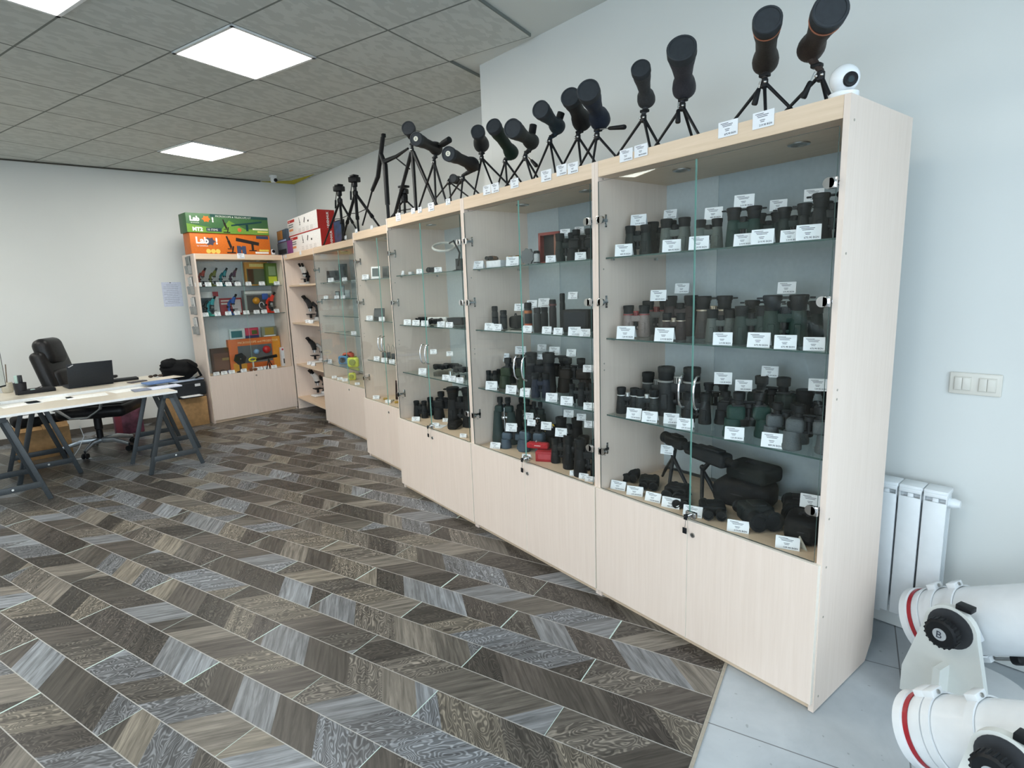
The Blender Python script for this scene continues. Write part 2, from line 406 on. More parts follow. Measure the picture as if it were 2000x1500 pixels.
slab('ceiling', [PA + V*.6 - U*.3, PE - V*.3 - U*.3, Vector((-6.2, 7.7, 0)), Vector((1.6, 7.7, 0)), Vector((1.6, 2, 0))], ZC+.001, ZC+.12, CEILP)
# tile field outline: stops short of the nearer wall in steps that follow the grid
def G(i, j): return Vector((C0.x, C0.y, 0)) + GX*(i*PITCH_T) + GY*(j*PITCH_J)
tc = onz(1050, 62, ZC); tcv = Vector((tc.x-C0.x, tc.y-C0.y, 0)); gi = tcv.dot(GX)/PITCH_T; gj = tcv.dot(GY)/PITCH_T
I1, J1 = 2, 3
# far part reaches the far wall, near part ends at grid corner (I1,J1)
far_dir = (PB2-PC).normalized()
def on_far_wall(j):   # point of grid row j on the far right wall line
    p = G(0, j); d = GX; n = Vector((far_dir.y, -far_dir.x, 0)); return p + d*((PC-p).dot(n)/d.dot(n))
w1 = on_far_wall(J1-1)
fieldpts = [G(I1, J1), G(I1, J1-1), w1 if w1.x < 1.4 else G(I1+2, J1-1), PC + Vector((.05, .1, 0)), PD + Vector((0, .1, 0)), Vector((-5.95, G(0, J1).y-2.2, 0))]
# the left end follows the tile row
lp = G(I1, J1) - GX*((G(I1, J1).x+5.85)/GX.x)
fieldpts[-1] = lp
slab('ceiling_tile_field', fieldpts, ZC-.018, ZC+.0, tile_mat())

# lit square panels set in the grid
def ceiling_panel(i, j, label, group='square ceiling light panels'):
    c = G(i+.5, j+.5) + Vector((0, 0, ZC-.022))
    root = empty('ceiling_light', c, GA)
    tag(root, label, 'ceiling light', group)
    em = bpy.data.materials.get('lit_panel')
    if not em:
        t = NT('lit_panel'); e = t.n('ShaderNodeEmission'); e.inputs[0].default_value = (1, .97, .9, 1); e.inputs[1].default_value = PANEL_STRENGTH; t.l(e.outputs[0], t.out.inputs[0]); em = t.m
    h = PITCH_T/2
    f = MB()
    for sx_, sy_, a, b_ in ((0, 1, PITCH_T, .02), (0, -1, PITCH_T, .02), (1, 0, .02, PITCH_J), (-1, 0, .02, PITCH_J)): f.box((sx_*(h-.01), sy_*(PITCH_J/2-.01), 0), (a, b_, .014), WHITEP)
    f.build('frame', None, root)
    d = MB(); d.box((0, 0, .001), (PITCH_T-.04, PITCH_J-.04, .008), em); d.build('diffuser', None, root)
ceiling_panel(0, 0, 'large lit square ceiling panel nearest the camera, above the cabinet row')
ceiling_panel(2, -4, 'farther lit square ceiling panel above the desks')
ceiling_panel(-2, 0, 'lit ceiling panel just showing at the top left corner')
for ij in ((-3, 0), (-3, -4), (-5, -4), (-5, 0), (-3, -7), (-5, 4)): ceiling_panel(ij[0], ij[1], 'added lit ceiling panel out of view, brightening the far end')  # unseen panels, added to light the far end of the room
c4 = onz(195, 330, ZC)
o = MB().box((0, 0, 0), (.55, .05, .012), bpy.data.materials['lit_panel']).build('strip_light', None, None, loc=(c4.x+.05, c4.y-.12, ZC-.028), rotz=.03)
tag(o, 'thin lit strip in the gap between ceiling and back wall', 'ceiling light')
# dark strip painted for the shade where back-wall ceiling tiles are missing
o = MB().box((0, 0, 0), (1.3, .10, .006), M('17150f', .9)).build('gap_shade_strip', None, None, loc=(-2.95, 7.215, ZC-.023), rotz=.03); struct(o)
o = MB().box((0, 0, 0), (2.6, .016, .012), M('4c4a44', .9)).build('trim_3', None, None, loc=(-1.0, 7.30, ZC-.026), rotz=.026); struct(o)
q = onz(575, 352, ZC)
o = MB().poly([(0, 0), (-.42, .02), (-.1, -.22), (.02, -.75)], .004, M('c9b93a', .8), o=(.74, 7.36, ZC-.0235), ex=(1, 0, 0), ey=(0, 1, 0), ez=(0, 0, 1)).build('trim_4'); struct(o)

# ================================================================== CABINETS
PT = .018   # board thickness
CAB_H = 2.0; DECK = .535; SHELVES = (1.600, 1.245, .893)
LEFT_HAND = {}
def glass_door_mesh(w, h, edge=1):
    b = MB(); b.box((0, 0, 0), (.005, w, h), GLASS)
    b.mi(GEDGE); b.mi(GEDGE_D)
    bm = b.b; bm.faces.ensure_lookup_table()
    for f in bm.faces:
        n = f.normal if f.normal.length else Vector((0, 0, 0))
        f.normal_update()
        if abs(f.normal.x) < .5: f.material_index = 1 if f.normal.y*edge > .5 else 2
    return b
def hinge(parent, y, z, side, dark):
    """clamp on the glass edge plus the arm to the side panel; side=+1: cabinet side lies towards +y"""
    b = MB(); m = CHROME
    b.lathe([(.017, 0), (.017, .010)], (-.012, y - side*.006, z), (1, 0, 0), m, 16)
    b.box((-.007, y + side*.006, z), (.010, .024, .034), m, bev=.003)
    b.build('hinge', None, parent)
    a = MB(); a.box((.028, y+side*.014, z), (.05, .010, .012), m); a.box((.05, y+side*.019, z), (.014, .006, .055), m, bev=.002)
    a.cyl((.05, y+side*.014, z+.018), (.05, y+side*.021, z+.018), .004, None, STEEL, 8); a.cyl((.05, y+side*.014, z-.018), (.05, y+side*.021, z-.018), .004, None, STEEL, 8)
    a.build('hinge_arm', None, parent)
def cabinet(loc, rz, W, D, label, group, shelves=SHELVES, deck=DECK, glass_split=True, doors=True, handles=True, lock='key', backpanel=True, lowdoors=True, spots=2, hinges=True, tall=CAB_H, split=.5, fascia=True, cat='cabinet', backc=('a9b4b8', 'bcc5c7'), kick=.012, shelfmat=None, keyhole=True, nlow=2):
    """origin: front near bottom corner; row runs along +y, depth +x"""
    r = empty('display_cabinet', loc, rz); tag(r, label, cat, group)
    T = PT
    for nm, y in (('side_panel', T/2), ('side_panel', W-T/2)):
        b = MB()
        b.poly([(0, 0), (D-.055, 0), (D, .075), (D, tall), (0, tall)], T, WOOD, o=(0, y-T/2, 0), ex=(1, 0, 0), ey=(0, 0, 1), ez=(0, 1, 0))
        for zz in (.05, .35, .53, .70, 1.1, 1.13, 1.55, 1.93): b.lathe([(.004, 0), (.004, .0008)], (.03 if int(zz*100) % 3 else .4, y-T/2-.0005, zz), (0, -1, 0), M('a79f92', .6), 8)
        b.build(nm, None, r)
    b = MB(); b.box((D/2, W/2, tall-.055), (D-.004, W-2*T, T), WOODH); b.build('top_panel', None, r)
    b = MB(); b.box((D/2+.01, W/2, tall-T/2-.0), (D-.03, W-2*T, T), WOODH); b.build('lid_panel', None, r)
    if fascia:
        b = MB(); b.box((T/2+.001, W/2, tall-.031), (T, W-2*T-.002, .062), WOODH); b.build('fascia', None, r)
    b = MB(); b.box((D/2, W/2, deck-T/2), (D-.004, W-2*T, T), WOODH); b.build('deck_board', None, r)
    if backpanel:
        b = MB(); b.box((D-.006, W*.36, (tall+deck)/2), (.004, W*.70, tall-deck-.04), M(backc[0], .55, 0, .03)); b.box((D-.010, W*.85, (tall+deck)/2), (.004, W*.28, tall-deck-.04), M(backc[1], .55, 0, .03)); b.build('back_panel', None, r)
    if lowdoors:
        b = MB(); b.box((kick+T/2, W/2, .024), (T, W-2*T, .048), WOODH); b.build('plinth', None, r)
        b = MB(); b.box((D-.02, W/2, deck/2+.02), (.004, W-2*T, deck-.06), WOOD); b.build('lower_back', None, r)
        cuts = [0.003, W*split, W-.003] if nlow == 2 else [.003, W-.003]
        for a, c in zip(cuts, cuts[1:]):
            b = MB(); b.box((-.009, (a+c)/2, (.036+deck+.012)/2), (.017, c-a-.004, deck+.012-.036), WOOD); 
            d = b.build('lower_door', None, r)
            e = MB(); h = deck+.012-.036; zc = (.036+deck+.012)/2
            e.box((-.009, a+.0015, zc), (.0172, .0014, h), EDGE); e.box((-.009, c-.0015, zc), (.0172, .0014, h), EDGE); e.box((-.009, (a+c)/2, deck+.0122), (.0172, c-a-.004, .0012), EDGE)
            e.build('edge_band', None, d)
            if keyhole and (a < .1):
                k = MB(); k.lathe([(.010, 0), (.009, .004), (.0055, .004), (.0055, .001)], (-.0175, c-.025, deck-.042), (-1, 0, 0), STEEL, 16); k.box((-.0222, c-.025, deck-.042), (.001, .0022, .008), BLACK); k.build('lock_cylinder', None, d)
    else:
        b = MB(); b.box((D-.006, W/2, .3), (.004, W-2*T, .6), WOOD); b.build('lower_back', None, r)
    for i in range(spots):
        y = W*(.24 if i == 0 else .71)
        b = MB(); b.lathe([(.036, 0), (.036, .004), (.026, .006), (.022, .001), (.0, .001)], (D*.42, y, tall-.0645), (0, 0, -1), STEEL, 20); b.build('downlight', None, r)
    for z in shelves:
        if shelfmat:
            b = MB(); b.box((D/2+.01, W/2, z-.009), (D-.03, W-2*T, .018), shelfmat); b.build('shelf', None, r)
        else:
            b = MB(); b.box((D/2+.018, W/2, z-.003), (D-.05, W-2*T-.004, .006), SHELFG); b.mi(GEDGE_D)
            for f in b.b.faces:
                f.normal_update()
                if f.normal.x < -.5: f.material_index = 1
            s = b.build('glass_shelf', None, r)
            for yy in (T+.008, W-T-.008):
                for xx in (.08, D-.1):
                    b = MB(); b.cyl((xx, yy-.008, z-.009), (xx, yy+.008, z-.009), .005, None, CHROME, 8); b.build('shelf_pin', None, s)
    if doors:
        z0 = deck+.016; z1 = tall-.085; h = z1-z0; cuts = [.022, W*split, W-.022]
        for i, (a, c) in enumerate(zip(cuts, cuts[1:])):
            b = glass_door_mesh(c-a-.004, h, -1 if i else 1); d = b.build('glass_door', None, r, loc=(-.004, (a+c)/2, (z0+z1)/2))
            if hinges:
                side = -1 if i == 0 else 1; ye = (a-(a+c)/2+.014) if i == 0 else (c-(a+c)/2-.014)
                for zz in (1.757, 1.407, .73): hinge(d, ye, zz-(z0+z1)/2, side, False)
            if handles:
                yy = (c-(a+c)/2-.033) if i == 0 else (a-(a+c)/2+.033); zc = 1.066-(z0+z1)/2
                pts = [(-.006, yy, zc+.064), (-.020, yy, zc+.062)] + [(-.022-.018*math.cos(t_*PI/2), yy, zc+.058*math.sin(-t_*PI/2)*-1) for t_ in (.9, .6, .3, 0, -.3, -.6, -.9)] + [(-.020, yy, zc-.062), (-.006, yy, zc-.064)]
                b = MB(); b.tube(pts, .0042, CHROME, 8); b.build('handle', None, d)
        if lock:
            b = MB(); b.box((-.010, W*split-.012, z0+.022-(z0+z1)/2+(z0+z1)/2), (.016, .046, .026), CHROME, bev=.003); b.cyl((-.018, W*split-.006, z0+.022), (-.034, W*split-.006, z0+.022), .008, None, CHROME, 12)
            lk = b.build('glass_lock', None, r)
            b = MB(); b.box((-.040, W*split-.006, z0+.018), (.003, .016, .022), RUBBER, bev=.001); b.cyl((-.034, W*split-.006, z0+.022), (-.046, W*split-.006, z0+.022), .0012, None, STEEL, 6)
            b.tube([(-.040, W*split-.006, z0+.008), (-.038, W*split-.004, z0-.018), (-.036, W*split+.0, z0-.03)], .0012, STEEL, 6); b.box((-.036, W*split, z0-.041), (.004, .018, .024), BLACK, bev=.001); b.build('key', None, lk)
    return r
CABG = 'pale wood glass-fronted display cabinets along the right wall'
Y2 = 1.014; Y3 = 2.069; Y4 = 3.072
cabinet((0, 0, 0), 0, 1.014-.001, .48, 'pale wood glass display cabinet nearest the camera, its whole side panel showing', CABG)
cabinet((0, Y2, 0), 0, 1.055-.001, .48, 'glass display cabinet second from the camera, packed with binoculars and holding a red box', CABG)
cabinet((0, Y3, 0), 0, 1.003-.001, .48, 'glass display cabinet third from the camera, with a ring magnifier on its top shelf', CABG)
cabinet((.150, Y4, 0), 0, .99, .48, 'set-back glass display cabinet fourth from the camera, mostly empty shelves', CABG, shelves=(1.6, 1.245, .893), lock=None)
cabinet((.345, Y4+.99, 0), 0, 1.63, .42, 'wider glass cabinet fifth from the camera with colourful toys on its lower shelf', CABG, shelves=(1.615, 1.435, 1.25, 1.06, .70), handles=False, lock=None, split=.53)
Y6 = Y4+.99+1.63
cabinet((.357, Y6+.005, 0), 0, 1.15, .38, 'open corner shelf unit without doors, holding microscopes', None, shelves=(1.615, 1.14, .60), deck=.16, doors=False, lowdoors=False, spots=0, shelfmat=WOODH, backpanel=False, cat='shelf unit')
KAZ = math.radians(81)
# kids cabinet against the back wall: its row direction runs from right to left
KR = Vector((.346, 6.85, 0)); KL = Vector((-.684, 6.687, 0)); KW = (KR-KL).length
kd = (KR-KL).normalized(); kn = Vector((-kd.y, kd.x, 0))        # kn: into the cabinet (away from camera)
krz = math.atan2(kn.y, kn.x)                                   # local +x -> kn ; local +y -> -kd
KO = KR
cabinet(KO, krz, KW, .40, 'glass cabinet of toy microscopes standing against the back wall', None, shelves=(1.625, 1.275), deck=.56, handles=False, hinges=False, lock=None, spots=2, keyhole=True, backc=('dce6ea', 'e3eaec'))
def kpt(y, x, z): return KO + kn*x - kd*y + Vector((0, 0, z))

# ================================================================== SMALL GOODS: builders
ORD = 'first second third fourth fifth sixth seventh eighth ninth tenth eleventh twelfth thirteenth fourteenth fifteenth sixteenth seventeenth eighteenth nineteenth twentieth'.split()
CABN = {1: 'nearest cabinet', 2: 'second cabinet', 3: 'third cabinet', 4: 'fourth cabinet', 5: 'fifth cabinet', 6: 'corner unit', 7: 'toy cabinet'}
SHN = {0: 'top shelf', 1: 'middle shelf', 2: 'lower shelf', 3: 'deck', 9: 'header board', 8: 'narrow second shelf', 7: 'narrow fourth shelf'}
SHZ = {0: 1.600, 1: 1.245, 2: .893, 3: DECK}
CX = {1: 0, 2: 0, 3: 0, 4: .15, 5: .345, 6: .392}
TODO = []      # (object, description, category, cabinet, shelf, u)
def later(o, desc, cat, cab, sh, u, group=None):
    TODO.append((o, desc, cat, cab, sh, u)); o['category'] = cat
    if group: o['group'] = group
    return o
def finish_labels():
    fam = {}
    for t in TODO: fam.setdefault((t[1], t[3], t[4]), []).append(t)
    for (desc, cab, sh), ts in fam.items():
        ts.sort(key=lambda t: t[5])
        for i, t in enumerate(ts):
            full = '%s of the %s' % (SHN[sh], CABN[cab]); short = "%s's %s" % (CABN[cab], SHN[sh])
            od = '' if len(ts) == 1 else ', %s from left' % ORD[i]
            l = '%s%s on the %s' % (desc, od, full)
            t[0]['label'] = l if len(l.split()) <= 16 else '%s%s on %s' % (desc, od, short)

# ---- price cards
_cards = {}
PRICES = ('489.90 BGN', '219.90 BGN', '675.90 BGN', '129.90 BGN')
def card_proto(k, flat):
    key = (k, flat)
    r = empty('price_card', (0, 0, 0)); b = MB(); w, h = .066, .046
    t = 0 if flat else math.radians(14); R = Matrix.Rotation(-t, 3, 'X')
    b.box(R @ Vector((0, 0, h/2)), (w, .0008, h), PAPER, R)
    if not flat:
        R2 = Matrix.Rotation(math.radians(28), 3, 'X'); top = R @ Vector((0, 0, h)); b.box(top + R2 @ Vector((0, .001, -h*.5)), (w*.96, .0008, h*1.0), PAPER, R2)
    b.build('card', None, r)
    p = MB(); rnd = random.Random(k)
    for i, (z, ww) in enumerate(((.040, .026), (.0355, .036), (.031, .030), (.022, .016), (.0175, .012))):
        c = R @ Vector(((-.012 if i == 0 else -.002), -.0006, z)); p.box(c, (ww, .0003, .0016), INK, R)
    p.build('printed_lines', None, r)
    ex = R @ Vector((1, 0, 0)); ey = R @ Vector((0, 0, 1)); o = R @ Vector((.028, -.0007, .005))
    lettering(PRICES[k], .0078, r, o, ex, ey, INK, 'price_text', 'RIGHT', .0001, .0001)
    reg(r); _cards[key] = [r, False]; return _cards[key]
def price_card(p, rz, cab, sh, u, sc=1.0, k=None, flat=False, lean=0):
    k = random.randrange(4) if k is None else k
    e = _cards.get((k, flat)) or card_proto(k, flat)
    if not e[1]: e[1] = True; o = e[0]; o.location = p; o.rotation_euler = (lean, 0, rz); o.scale = (sc, sc, sc)
    else: o = dup(e[0], p, rz, sc); o.rotation_euler = (lean, 0, rz)
    return later(o, 'white taped price card' if flat else 'white price card', 'price card', cab, sh, u, 'white printed price cards')
def cards(cab, sh, lst, x=.06, yaw=22, on=False):
    for t in lst:
        u, v = t[0], t[1]; xx = (t[2] if len(t) > 2 else x) + CX.get(cab, 0)
        p = onx(u, v, xx); d = depth(p); w = (t[3] if len(t) > 3 else 34)
        sc = max(.75, min(1.25, (w*d/F_PX)/.066))
        if on: p.z -= .023*sc
        else: p.z = SHZ[sh] + .0005
        pc = price_card(p, math.radians(-90+yaw + random.uniform(-7, 7)), cab, sh, u, sc)
        if sh == 3 and not on: pc.scale = (sc*.95, sc*1.1, sc*.74)
def fascia_cards(cab, lst, x=-.0006):
    for u, v, w in lst:
        p = onx(u, v, CX[cab] + x); sc = (w*depth(p)/F_PX)/.066/.80; sc = max(.7, min(1.1, sc)); p.z -= .023*sc; p.x -= .0008
        price_card(p, math.radians(-90), cab, 9, u, sc, flat=True)

# ---- binoculars (unit height .15, stands on its objectives; front faces local -y)
_bino = {}; TAKEN = {}
CYR = {1: (.02, .99), 2: (Y2+.02, Y3-.02), 3: (Y3+.02, Y4-.02), 4: (Y4+.02, Y4+.97), 5: (Y4+1.01, Y6-.02)}
def roof_bino(col, acc, cover, ring):
    m = M(col, .6, 0, .15, 220, .35, 0, .3); ma = M(acc, .35, 0 if acc[0] not in '9abcd' else .6)
    r = empty('binoculars', (0, 0, 0))
    for s in (-1, 1):
        b = MB(); b.lathe([(.0235, 0), (.025, .002), (.025, .022), (.0238, .03), (.0225, .055), (.0205, .085), (.0185, .108), (.0165, .112)], (s*.031, 0, 0), (0, 0, 1), m, 20)
        b.lathe([(.0215, -.0003), (.0215, .0005)], (s*.031, 0, 0), (0, 0, 1), BLACK, 20)
        b.box((s*.031, -.0225, .045), (.016, .006, .05), m, bev=.0025)
        if ring: b.lathe([(.0215, .104), (.0215, .109)], (s*.031, 0, 0), (0, 0, 1), ma, 20)
        o = b.build('barrel', None, r)
        e = MB(); e.lathe([(.0185, .111), (.0195, .113), (.0195, .130), (.021, .134), (.021, .148), (.019, .150), (.014, .150), (.013, .142), (0, .142)], (s*.031, 0, 0), (0, 0, 1), RUBBER, 20); e.build('eyecup', None, r)
    b = MB(); b.box((0, -.004, .088), (.040, .020, .030), m, bev=.005); b.box((0, -.004, .045), (.040, .014, .014), m, bev=.004); b.cyl((0, -.004, .035), (0, -.004, .1), .008, None, BLACK, 12); b.build('hinge_bridge', None, r)
    b = MB(); b.lathe([(.009, .100), (.012, .102), (.012, .120), (.010, .123), (0, .123)], (0, -.004, 0), (0, 0, 1), ma if ring else RUBBER, 18)
    for i in range(12): a = i*PI/6; b.box((.012*math.cos(a), -.004+.012*math.sin(a), .111), (.0018, .0018, .016), RUBBER, a)
    b.build('focus_wheel', None, r)
    if cover:
        b = MB()
        for s in (-1, 1): b.lathe([(.0235, .143), (.0240, .157), (.022, .160), (0, .160)], (s*.031, 0, 0), (0, 0, 1), BLACK, 18)
        b.box((0, 0, .151), (.03, .010, .008), BLACK, bev=.002); b.box((-.062, .0, .150), (.014, .012, .006), BLACK, bev=.002); b.box((.062, .0, .150), (.014, .012, .006), BLACK, bev=.002)
        b.build('eyepiece_cover', None, r)
    return reg(r)
def porro_bino(col, acc, cover, ring):
    m = M(col, .62, 0, .15, 220, .35); m2 = M(acc, .5); r = empty('binoculars', (0, 0, 0))
    for s in (-1, 1):
        b = MB(); b.lathe([(.030, 0), (.0315, .002), (.0315, .016), (.029, .022), (.0265, .045), (.025, .062)], (s*.050, 0, 0), (0, 0, 1), m, 20); b.lathe([(.027, -.0004), (.027, .0006)], (s*.05, 0, 0), (0, 0, 1), BLACK, 18)
        b.build('barrel', None, r)
        b = MB(); b.box((s*.040, 0, .082), (.056, .046, .048), m, bev=.012, seg=3); b.box((s*.034, 0, .107), (.038, .034, .006), m2, bev=.002); b.build('prism_housing', None, r)
        b = MB(); b.lathe([(.0135, .108), (.0135, .124), (.0185, .127), (.0195, .150), (.0165, .152), (.012, .152), (.012, .145), (0, .145)], (s*.031, 0, 0), (0, 0, 1), RUBBER, 18); b.build('eyecup', None, r)
    b = MB(); b.cyl((0, 0, .058), (0, 0, .115), .0075, None, BLACK, 12); b.box((0, 0, .118), (.05, .010, .006), BLACK, bev=.002); b.box((0, 0, .062), (.045, .012, .008), BLACK, bev=.002); b.build('hinge_bridge', None, r)
    b = MB(); b.lathe([(.012, .098), (.0135, .100), (.0135, .113), (.011, .115)], (0, 0, 0), (0, 0, 1), BLACK, 16); b.build('focus_wheel', None, r)
    if cover:
        b = MB()
        for s in (-1, 1): b.lathe([(.0225, .145), (.023, .158), (0, .160)], (s*.031, 0, 0), (0, 0, 1), BLACK, 16)
        b.box((0, 0, .153), (.04, .010, .007), BLACK); b.build('eyepiece_cover', None, r)
    return reg(r)
def giant_bino(col, acc, cover, ring):
    m = M(col, .6, 0, .12, 200, .3); r = empty('binoculars', (0, 0, 0))
    for s in (-1, 1):
        b = MB(); b.lathe([(.022, 0), (.0235, .001), (.0235, .02), (.0225, .024), (.019, .06), (.0155, .09), (.0145, .105)], (s*.027, 0, 0), (0, 0, 1), m, 20); b.build('barrel', None, r)
        b = MB(); b.box((s*.020, 0, .113), (.030, .026, .022), m, bev=.006, seg=3); b.build('prism_housing', None, r)
        b = MB(); b.lathe([(.008, .122), (.008, .132), (.0105, .134), (.0105, .150), (.006, .150)], (s*.016, 0, 0), (0, 0, 1), RUBBER, 14); b.build('eyecup', None, r)
    b = MB(); b.cyl((0, 0, .02), (0, 0, .13), .0035, None, CHROME, 10); b.box((0, 0, .085), (.036, .008, .006), CHROME, bev=.001); b.box((0, -.006, .085), (.012, .016, .010), CHROME, bev=.002); b.build('tripod_adapter', None, r)
    b = MB(); b.cyl((0, 0, .118), (0, 0, .128), .006, None, BLACK, 12); b.build('focus_wheel', None, r)
    return reg(r)
BK = {'roof': roof_bino, 'porro': porro_bino, 'giant': giant_bino}
def bino(kind, col, desc, u, vt, vb, x, cab, sh, yaw=25, acc='232629', cover=False, ring=False, hmul=1.0, wide=None):
    if wide is None: wide = 1.22 if (kind == 'roof' and cab == 1) else (1.1 if kind == 'roof' else 1.0)
    key = (kind, col, acc, cover, ring); x = x + CX.get(cab, 0)
    z0 = SHZ[sh]; x0 = x; best = None
    for dx in (0, .03, -.03, .06, -.06, .09, -.09, .12):
        x = min(max(x0+dx, CX.get(cab, 0)+.10), CX.get(cab, 0)+.40)
        p = onx(u, (vt+vb)/2, x); h = (onx(u, vt, x).z - z0)*hmul; h = max(.07, min(.36, h)); p.z = z0 + .0006
        sc = h/(.160 if cover else .151); hw = {'roof': .058, 'porro': .084, 'giant': .052}[kind]*sc*wide
        y0, y1 = CYR[cab]; p.y = min(max(p.y, y0+hw), y1-hw)
        rr = {'roof': .044, 'porro': .062, 'giant': .036}[kind]*sc*wide
        ov = sum(max(0, rr+r2-math.hypot(p.x-a, p.y-b2)) for a, b2, r2 in TAKEN.get((cab, sh), []))
        if best is None or ov < best[0]-1e-4: best = (ov, p.copy(), h, sc, rr)
        if ov == 0: break
    ov, p, h, sc, rr = best; TAKEN.setdefault((cab, sh), []).append((p.x, p.y, rr))
    rz = math.radians(-90+yaw)
    e = _bino.get(key)
    if e is None:
        r = BK[kind](*key[1:]); _bino[key] = r; r.location = p; r.rotation_euler = (0, 0, rz); r.scale = (sc*wide, sc*wide, sc); o = r
    else: o = dup(e, p, rz, (sc*wide, sc*wide, sc))
    return later(o, desc, 'binoculars', cab, sh, u, 'binoculars displayed in the glass cabinets')

# ---- monocular / tube standing upright
def monocular(u, vt, x, cab, sh, col, desc, bands=(), r=.02, ribs=True, cat='monocular'):
    x += CX.get(cab, 0); z0 = SHZ[sh]; p = onx(u, vt, x); h = max(.05, p.z-z0); p.z = z0+.0005; m = M(col, .6, 0, .15, 200, .3)
    e = empty('monocular', p); b = MB(); b.lathe([(r*.95, 0), (r, .002), (r, h*.72), (r*.86, h*.76), (r*.86, h*.80)], (0, 0, 0), (0, 0, 1), m, 18)
    if ribs:
        for i in range(5): b.lathe([(r*1.04, h*(.2+.06*i)), (r*1.04, h*(.225+.06*i))], (0, 0, 0), (0, 0, 1), m, 18)
    b.build('barrel', None, e)
    b = MB(); b.lathe([(r*.82, h*.79), (r*.95, h*.81), (r*.95, h*.97), (r*.8, h), (0, h)], (0, 0, 0), (0, 0, 1), RUBBER, 18); b.build('eyecup', None, e)
    for t0, t1, c in bands: b = MB(); b.lathe([(r*1.06, h*t0), (r*1.06, h*t1)], (0, 0, 0), (0, 0, 1), M(c, .5), 18); b.build('colour_band', None, e)
    return later(e, desc, cat, cab, sh, u)

# ---- lying compact optic: body block, two lens tubes
def lying_optic(u, v, x, z, L, W, H, col, rz, desc, cab, sh, name='night_vision_device', cat='night vision device', twin=True, trim=None):
    x += CX.get(cab, 0); p = onx(u, v, x); p.z = z + .0008; m = M(col, .7, 0, .15, 160, .35)
    e = empty(name, p, rz); b = MB(); b.box((0, L*.08, H*.5), (W, L*.62, H*.86), m, bev=H*.22, seg=3); b.box((0, L*.05, H*.92), (W*.5, L*.36, H*.14), m, bev=H*.05)
    for i in range(4): b.box((0, -L*.1 + i*L*.07, H*.5), (W*1.02, L*.022, H*.6), m, bev=H*.08)
    b.build('body', None, e)
    for s in ((-1, 1) if twin else (0,)):
        b = MB(); b.lathe([(H*.30, 0), (H*.36, L*.02), (H*.36, L*.2), (H*.42, L*.22), (H*.42, L*.27), (H*.30, L*.27), (H*.26, L*.24), (0, L*.24)], (s*W*.25, -L*.22, H*.47), (0, -1, 0), RUBBER, 16); b.build('lens_tube', None, e)
        b = MB(); b.lathe([(H*.28, 0), (H*.28, L*.14), (H*.33, L*.16), (H*.2, L*.16)], (s*W*.25, L*.38, H*.47), (0, 1, 0), RUBBER, 14); b.build('eyecup', None, e)
    if trim: b = MB(); b.box((0, L*.05, H*.55), (W*1.03, L*.5, H*.10), M(trim, .4), bev=H*.02); b.build('trim_band', None, e)
    return later(e, desc, cat, cab, sh, u)
def soft_case(u, v, x, z, L, W, H, rz, desc, cab, sh, seed=1, col='151618', name='carry_case', cat='carry case', piping=None):
    x += CX.get(cab, 0); p = onx(u, v, x); p.z = z + .001; m = M(col, .85, 0, .2, 140, .5)
    e = empty(name, p, rz); b = MB(); tmp = MB(); tmp.box((0, 0, H/2), (W, L, H), m, bev=min(H, W, L)*.32, seg=4); rnd = random.Random(seed)
    for vtx in tmp.b.verts:
        c = vtx.co; k = 1 + .05*math.sin(30*c.x+seed)+.05*math.sin(23*c.y+2*seed); c.x *= k; c.y *= k
        if c.z > H*.5: c.z *= 1 + .05*math.sin(26*c.y+seed)
    tmp.build('body', None, e, 50); b.b.free()
    b = MB(); b.tube([(W*.5*math.cos(a)*.98*(1 if abs(math.cos(a)) < .7 else 1), L*.5*math.sin(a)*.98, H*.55) for a in [i*PI/12 for i in range(25)]], .003, M(piping or '2a2c2f', .6), 6); b.build('zip', None, e)
    b = MB(); b.tube([(-W*.1, -L*.12, H*1.0), (-W*.1, -L*.06, H*1.13), (-W*.1, L*.06, H*1.13), (-W*.1, L*.12, H*1.0)], .006, M(piping or '1c1d20', .8), 6, 1, .5); b.build('carry_handle', None, e)
    return later(e, desc, cat, cab, sh, u)
def slab_thing(name, u, v, x, z, sz, rz, col, desc, cat, cab, sh, rough=.6, tilt=0, label=None, spare=None):
    x += CX.get(cab, 0); p = onx(u, v, x); p.z = z + .0008
    e = empty(name, p, rz); e.rotation_euler = (tilt, 0, rz)
    b = MB(); b.box((0, 0, sz[2]/2), sz, M(col, rough), bev=min(sz)*.08); b.build('body', None, e)
    b = MB(); b.box((0, -sz[1]/2-.0003, sz[2]*.55), (sz[0]*.82, .0008, sz[2]*.7), M(spare or 'cfd3d6', .5)); b.build('front_label', None, e)
    return later(e, desc, cat, cab, sh, u)

